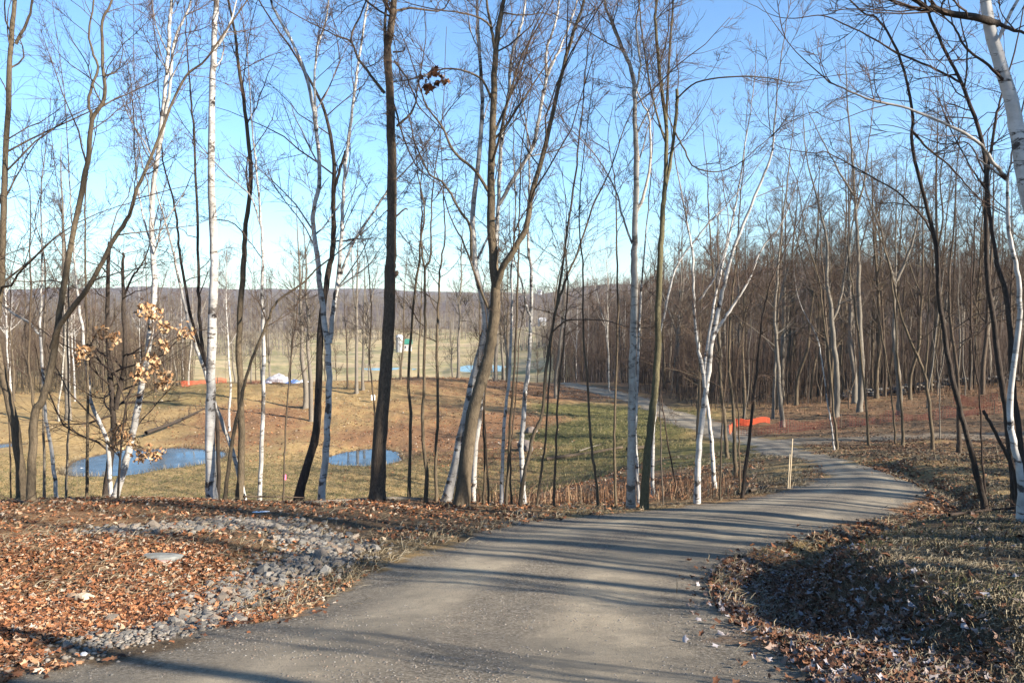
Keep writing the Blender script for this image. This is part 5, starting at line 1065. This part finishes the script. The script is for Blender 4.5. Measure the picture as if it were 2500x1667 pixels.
# ------------------------------------------------------------------ sticks, logs, stake
def stick(name, label, cat, kind, pts, w0, w1, twigs=0, seed=0, ground_hug=True, lift=.03):
    rng = np.random.default_rng(seed); P_ = []
    for (x, y, d) in pts:
        p = at(x, y, d)
        if ground_hug: p[2] = float(H(p[:1], p[1:2])[0]) + lift
        P_.append(p)
    P_ = np.array(P_); org = P_[0].copy(); tb = Tubes(); p, r = stem_tube(tb, P_ - org, w0, w1, k=7, rng=rng)
    root = empty(name, org); tag(root, label, cat); link('stem', tb.mesh('stem', M_BARK[kind]), root)
    if twigs:
        cr = Tubes(); branch_out(cr, p, r, kind, rng, .2, twigs, .35, .5); link('twigs', cr.mesh('twigs', M_BARK[kind]), root)['kind'] = 'stuff'
    return root
stick('fallen_log', 'long thin grey log lying on the bank left of the oak foot', 'log', 'grey', [(700, 1168, 14), (800, 1160, 14.6), (900, 1157, 14.9), (965, 1158, 14.8)], .03, .045, 0, 1)
stick('fallen_branch', 'bare branch fallen in front of the speckled birch foot', 'branch', 'maple', [(560, 1168, 14), (640, 1150, 15), (700, 1140, 15.3)], .02, .008, 2, 2, lift=.12)
stick('fallen_branch', 'brown branch heap lying left of the wooden stake', 'branch', 'oak', [(1722, 1140, 16), (1755, 1128, 17), (1778, 1118, 18)], .035, .015, 4, 3, lift=.08)
stick('broken_branch', 'pale broken stick leaning against the dark slanting stem', 'branch', 'grey', [(1706, 1138, 15.3), (1722, 1108, 15.4), (1738, 1084, 15.6)], .018, .006, 1.2, 4, ground_hug=False)
stick('fallen_log', 'dark log across the gully below the green slope', 'log', 'oak', [(1255, 1046, 41), (1350, 1043, 41.5), (1430, 1038, 42)], .11, .07, 0, 5, lift=.08)
stick('fallen_branch', 'pale branched stick lying on the green slope', 'branch', 'grey', [(1330, 1035, 42), (1350, 1027, 43), (1380, 1020, 44)], .04, .02, 1, 6, lift=.1)
stick('fallen_log', 'dark log end in the gravel at the right of the oval gully', 'log', 'oak', [(1440, 1033, 41), (1500, 1026, 41.5)], .12, .08, 0, 7, lift=.1)
stick('fallen_branch', 'dark root piece lying at the left border under the forked tree', 'branch', 'dark', [(35, 1160, 13.6), (62, 1166, 13.2)], .035, .02, 2, 8, lift=.05)
stick('fallen_branch', 'pale thin stick lying on the leaves right of the forked tree', 'branch', 'grey', [(180, 1206, 11.2), (222, 1203, 11.4)], .010, .006, 0, 9, lift=.02)
stick('fallen_branch', 'dead branches piled on the crest of the right bank', 'branch', 'dark', [(2180, 1196, 9.6), (2260, 1184, 9.9), (2350, 1176, 10)], .02, .01, 7, 10, lift=.06)
stick('branching_stem', 'dark branching stem with spread limbs lying on the slope above the round pond', 'fallen tree', 'dark', [(335, 1001, 50.5), (400, 970, 54), (470, 945, 58.5)], .14, .05, 3, 11, lift=.35)  # dark branching stem laid along the slope
M_WOOD = plain('weathered_wood', (0.60, 0.48, 0.33), .8, .2, 20, .2)
M_LATH = plain('fresh_lath', (0.42, 0.34, 0.23), .8, .2, 20, .2)
import bmesh
def box_mesh(name, parts, mat, bevel=.0):
    bm = bmesh.new()
    for (c, s) in parts:
        g_ = bmesh.ops.create_cube(bm, size=1.0)
        for v in g_['verts']: v.co = Vector((v.co.x * s[0] + c[0], v.co.y * s[1] + c[1], v.co.z * s[2] + c[2]))
    if bevel: bmesh.ops.bevel(bm, geom=bm.edges[:], offset=bevel, segments=1, affect='EDGES')
    me = bpy.data.meshes.new(name); bm.to_mesh(me); bm.free(); (me.materials.append(mat) if mat else None); return me
def gz(x, y): return float(H(np.array([float(x)]), np.array([float(y)]))[0])
p = at(1814, 1121, 17.2)
st = empty('survey_stake', (p[0], p[1], gz(p[0], p[1]))); st.rotation_euler = (0.02, 0.03, .4); tag(st, 'tall thin wooden survey stake at the inner side of the road bend', 'stake')
link('lath', box_mesh('lath', [((0, 0, .5), (.022, .012, 1.2))], M_LATH, .002), st); link('short_stake', box_mesh('short_stake', [((-.035, .02, .33), (.024, .02, .85))], M_LATH, .003), st)

# ------------------------------------------------------------------ orange barrier fences
M_POST = plain('dark_post_wood', (0.12, 0.09, 0.065), .85, .25, 20, .2)
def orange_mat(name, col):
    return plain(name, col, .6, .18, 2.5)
M_OR = orange_mat('orange_plastic', (0.60, 0.10, 0.04)); M_ORD = orange_mat('shaded_orange_plastic', (0.15, 0.028, 0.018))  # darker orange paints in the shade of the wood-edge nets; crest net shares it
def barrier(label, pts, h, mat, step=.09, seed=0, sag=.12, posts=3.0, rows=9, thick=1.0):
    rng = np.random.default_rng(seed); P_ = []
    for x, y, d in pts: p = at(x, y, d); P_.append(p[:2])
    P_ = curve_pts(P_, 8) if len(P_) > 2 else np.array(P_); L = np.concatenate([[0], np.cumsum(np.linalg.norm(np.diff(P_, axis=0), axis=1))])
    n_ = max(8, int(L[-1] / step)); s = np.linspace(0, L[-1], n_); X = np.interp(s, L, P_[:, 0]); Y = np.interp(s, L, P_[:, 1]); Z = H(X, Y)
    root = empty('barrier_fence', (X[0], Y[0], Z[0])); tag(root, label, 'barrier fence'); org = np.array(root.location)
    top = h * (1 - sag * (np.sin(s / posts * np.pi) ** 2) - sag * fbm(s * .8, s * 0, seed)); off = (fbm(s * .6, s * 0 + 3, seed + 1) - .5) * .25
    tb = Tubes(); tr = np.linspace(.04, 1, rows)
    G = np.stack([np.stack([X + off * t, Y + off * t, Z + top * t], -1) for t in tr]) - org
    tb.add(G, np.full(G.shape[:2], .013 * thick), 3); tb.add(np.swapaxes(G, 0, 1), np.full((n_, rows), .010 * thick), 3)
    link('net', tb.mesh('net', mat), root)
    for q in np.arange(0, L[-1], posts):
        x = np.interp(q, L, P_[:, 0]); y = np.interp(q, L, P_[:, 1]); z = gz(x, y)
        o_ = link('post', box_mesh('post', [((0, 0, h * .5), (.035, .035, h * 1.1))], M_POST, .004), root); o_.location = Vector((x, y, z)) - root.location; o_.rotation_euler = (rng.normal(0, .04), rng.normal(0, .04), 0)
    return root
barrier('bright orange net fence standing at the wood edge left of the leaning grey tree', [(1698, 943, 48), (1735, 943, 48), (1768, 940, 48)], .46, M_OR, seed=1, rows=10, thick=1.9, sag=.2)
barrier('orange net fence end standing side-on behind the brown stems', [(1676, 985, 44), (1684, 964, 46), (1698, 943, 48)], .6, M_OR, seed=2, sag=.3, thick=.9)
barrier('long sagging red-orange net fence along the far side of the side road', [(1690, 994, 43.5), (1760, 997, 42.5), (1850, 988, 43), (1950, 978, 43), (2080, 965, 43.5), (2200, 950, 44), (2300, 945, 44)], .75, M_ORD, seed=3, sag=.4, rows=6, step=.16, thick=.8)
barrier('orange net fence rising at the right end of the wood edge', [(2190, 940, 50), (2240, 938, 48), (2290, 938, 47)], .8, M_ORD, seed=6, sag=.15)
barrier('low orange net fence on the crest above the round pond', [(418, 886, 70.5), (450, 884, 71), (490, 885, 71.5), (520, 885, 71.5)], .55, M_OR, seed=4, sag=.3, rows=7)
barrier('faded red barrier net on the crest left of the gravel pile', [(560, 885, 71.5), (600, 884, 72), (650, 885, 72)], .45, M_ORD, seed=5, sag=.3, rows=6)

# ------------------------------------------------------------------ things on the crest and in the valley
def mound_thing(name, label, cat, px, d, w, dep, h, mat, seed):
    u = (px - 1176) / FPX; x0 = u * d; g = 40; t = np.linspace(-1, 1, g); A_, B_ = np.meshgrid(t, t); rr = np.hypot(A_, B_)
    hh = np.clip(1 - rr, 0, 1) ** .8 * h * (1 + .5 * (fbm(A_ * 3 + seed, B_ * 3, seed) - .5)); X = x0 + A_ * w / 2; Y = d + B_ * dep / 2; Z = H(X.ravel(), Y.ravel()).reshape(g, g) + hh - .08
    z0 = gz(x0, d); V = np.column_stack([(X - x0).ravel(), (Y - d).ravel(), (Z - z0).ravel()]); i = np.arange(g - 1)[:, None] * g + np.arange(g - 1)[None]; F = np.stack([i, i + 1, i + g + 1, i + g], -1).reshape(-1, 4)
    o_ = link(name, mesh_np(name, V, F, mat)); o_.location = (x0, d, z0); return tag(o_, label, cat)
mound_thing('gravel_pile', 'low grey gravel pile on the crest behind the leaning brown stem', 'gravel pile', 640, 76, 3.2, 2.4, 1.0, plain('pile_gravel', (.34, .33, .34), .9, .3, 5), 3)
M_TARPB = plain('blue_tarp', (.12, .2, .42), .5, .3, 6); M_TARPW = plain('white_sheet', (.75, .77, .82), .6, .15, 6)
mound_thing('plastic_sheet', 'crumpled blue and grey sheet on the crest right of the gravel pile', 'sheet', 672, 74, 2.0, 1.0, .45, M_TARPB, 5)
mound_thing('plastic_sheet', 'white crumpled sheet lying on the crest next to the blue one', 'sheet', 692, 73.5, 1.8, 1.0, .35, M_TARPW, 6)
mound_thing('plastic_sheet', 'small white sheet left of the gravel pile', 'sheet', 612, 74, 1.2, .8, .3, M_TARPW, 7)
pb = at(857, 928, 63); bx_ = empty('marker_box', (pb[0], pb[1], gz(pb[0], pb[1]))); tag(bx_, 'small white marker box on the mound left of the oak', 'marker'); mw = plain('white_paint', (.78, .77, .74), .5, .06, 5)
link('board', box_mesh('board', [((0, 0, .42), (.32, .10, .42))], mw, .01), bx_); link('leg', box_mesh('leg', [((0, .0, .1), (.06, .06, .26))], M_WOOD, .004), bx_)
# farm: silo and green-roofed barn
def silo(px, d, r, h, label):
    u = (px - 1176) / FPX; root = empty('silo', (u * d, d, gz(u * d, d))); tag(root, label, 'silo'); k = 24; an = np.arange(k) * 2 * np.pi / k
    zs = np.arange(0, h + .01, h / 14); rings = [(r * (1 + .02 * (i % 2)), z) for i, z in enumerate(zs)]
    def lathe(name, prof, mat):
        V = np.array([[rr * math.cos(a), rr * math.sin(a), z] for rr, z in prof for a in an]); m_ = len(prof); F = np.array([[i * k + j, i * k + (j + 1) % k, (i + 1) * k + (j + 1) % k, (i + 1) * k + j] for i in range(m_ - 1) for j in range(k)]); return link(name, mesh_np(name, V, F, mat), root)
    lathe('shell', rings, plain('silo_concrete', (.36, .355, .34), .8, .08, 1)); lathe('dome', [(r * 1.04 * math.cos(t), h + r * .75 * math.sin(t)) for t in np.linspace(0, math.pi / 2 - .01, 7)], plain('silo_roof', (.6, .62, .64), .5, .08, 1))
silo(917, 262, 1.15, 5.0, 'white round silo in the valley just right of the thick oak')
def house(px, d, w, dep, h, roofh, wall_c, roof_c, label, name='farm_building', yaw=.3, win=3, cat='building'):
    u = (px - 1176) / FPX; root = empty(name, (u * d, d, gz(u * d, d))); root.rotation_euler = (0, 0, yaw); tag(root, label, cat)
    link('wall', box_mesh('wall', [((0, 0, h / 2 - .3), (w, dep, h + .6))], plain('wall_paint', wall_c, .8, .08, .8)), root)
    e = .35; V = [(-w / 2 - e, -dep / 2 - e, h - .15), (w / 2 + e, -dep / 2 - e, h - .15), (w / 2 + e, dep / 2 + e, h - .15), (-w / 2 - e, dep / 2 + e, h - .15), (-w / 2 - e, 0, h + roofh), (w / 2 + e, 0, h + roofh)]
    me = bpy.data.meshes.new('roof'); me.from_pydata(V, [], [(0, 1, 5, 4), (2, 3, 4, 5), (0, 4, 3), (1, 2, 5), (3, 2, 1, 0)]); me.materials.append(plain('roofing', roof_c, .6, .1, .8)); link('roof', me, root)
    mg = plain('dark_glass', (.05, .06, .08), .2, .1, 1)
    for i in range(win):
        link('window', box_mesh('window', [((-w / 2 + w * (i + .5) / win, -dep / 2 - .03, h * .55), (w / win * .35, .08, h * .3))], mg), root)
    link('door', box_mesh('door', [((w * .42, -dep / 2 - .03, h * .33), (w * .1, .08, h * .66))], mw), root)
house(930, 272, 4.2, 3.6, 2.6, 1.5, (.36, .35, .33), (.03, .16, .11), 'green-roofed barn behind the white round silo', yaw=.2)
house(1245, 415, 3.2, 3, 2.4, 2.0, (.42, .42, .41), (.30, .31, .33), 'white house among bare trees across the valley', name='farmhouse', yaw=.4, cat='house')
house(1239, 900, 4.5, 4, 3.2, 2.6, (.40, .40, .39), (.25, .26, .28), 'small distant white house high on the right of the valley', name='farmhouse', yaw=-.3, cat='house')

# ------------------------------------------------------------------ air
hz = box_mesh('haze', [((0, 0, 40), (7400, 7400, 160))], None)
hm = bpy.data.materials.new('air_haze'); hm.use_nodes = True; hn = hm.node_tree; hn.nodes.clear()
ho = hn.nodes.new('ShaderNodeOutputMaterial'); hv = hn.nodes.new('ShaderNodeVolumePrincipled')
hv.inputs['Density'].default_value = 0.00014; hv.inputs['Color'].default_value = (0.80, 0.86, 0.95, 1); hv.inputs['Anisotropy'].default_value = 0.2
hn.links.new(hv.outputs[0], ho.inputs['Volume']); hz.materials.clear(); hz.materials.append(hm)
tag(link('haze', hz), 'thin blue winter air over the valley', 'haze', kind='stuff')

for o_ in list(COL.objects):
    l_ = o_.get('label')
    if l_ and len(l_.split()) > 16: o_['label'] = l_.replace('very slim ', 'slim ').replace(' in the ', ' in ').replace(' of the ', ' of ').replace('the slope left', 'slope left')
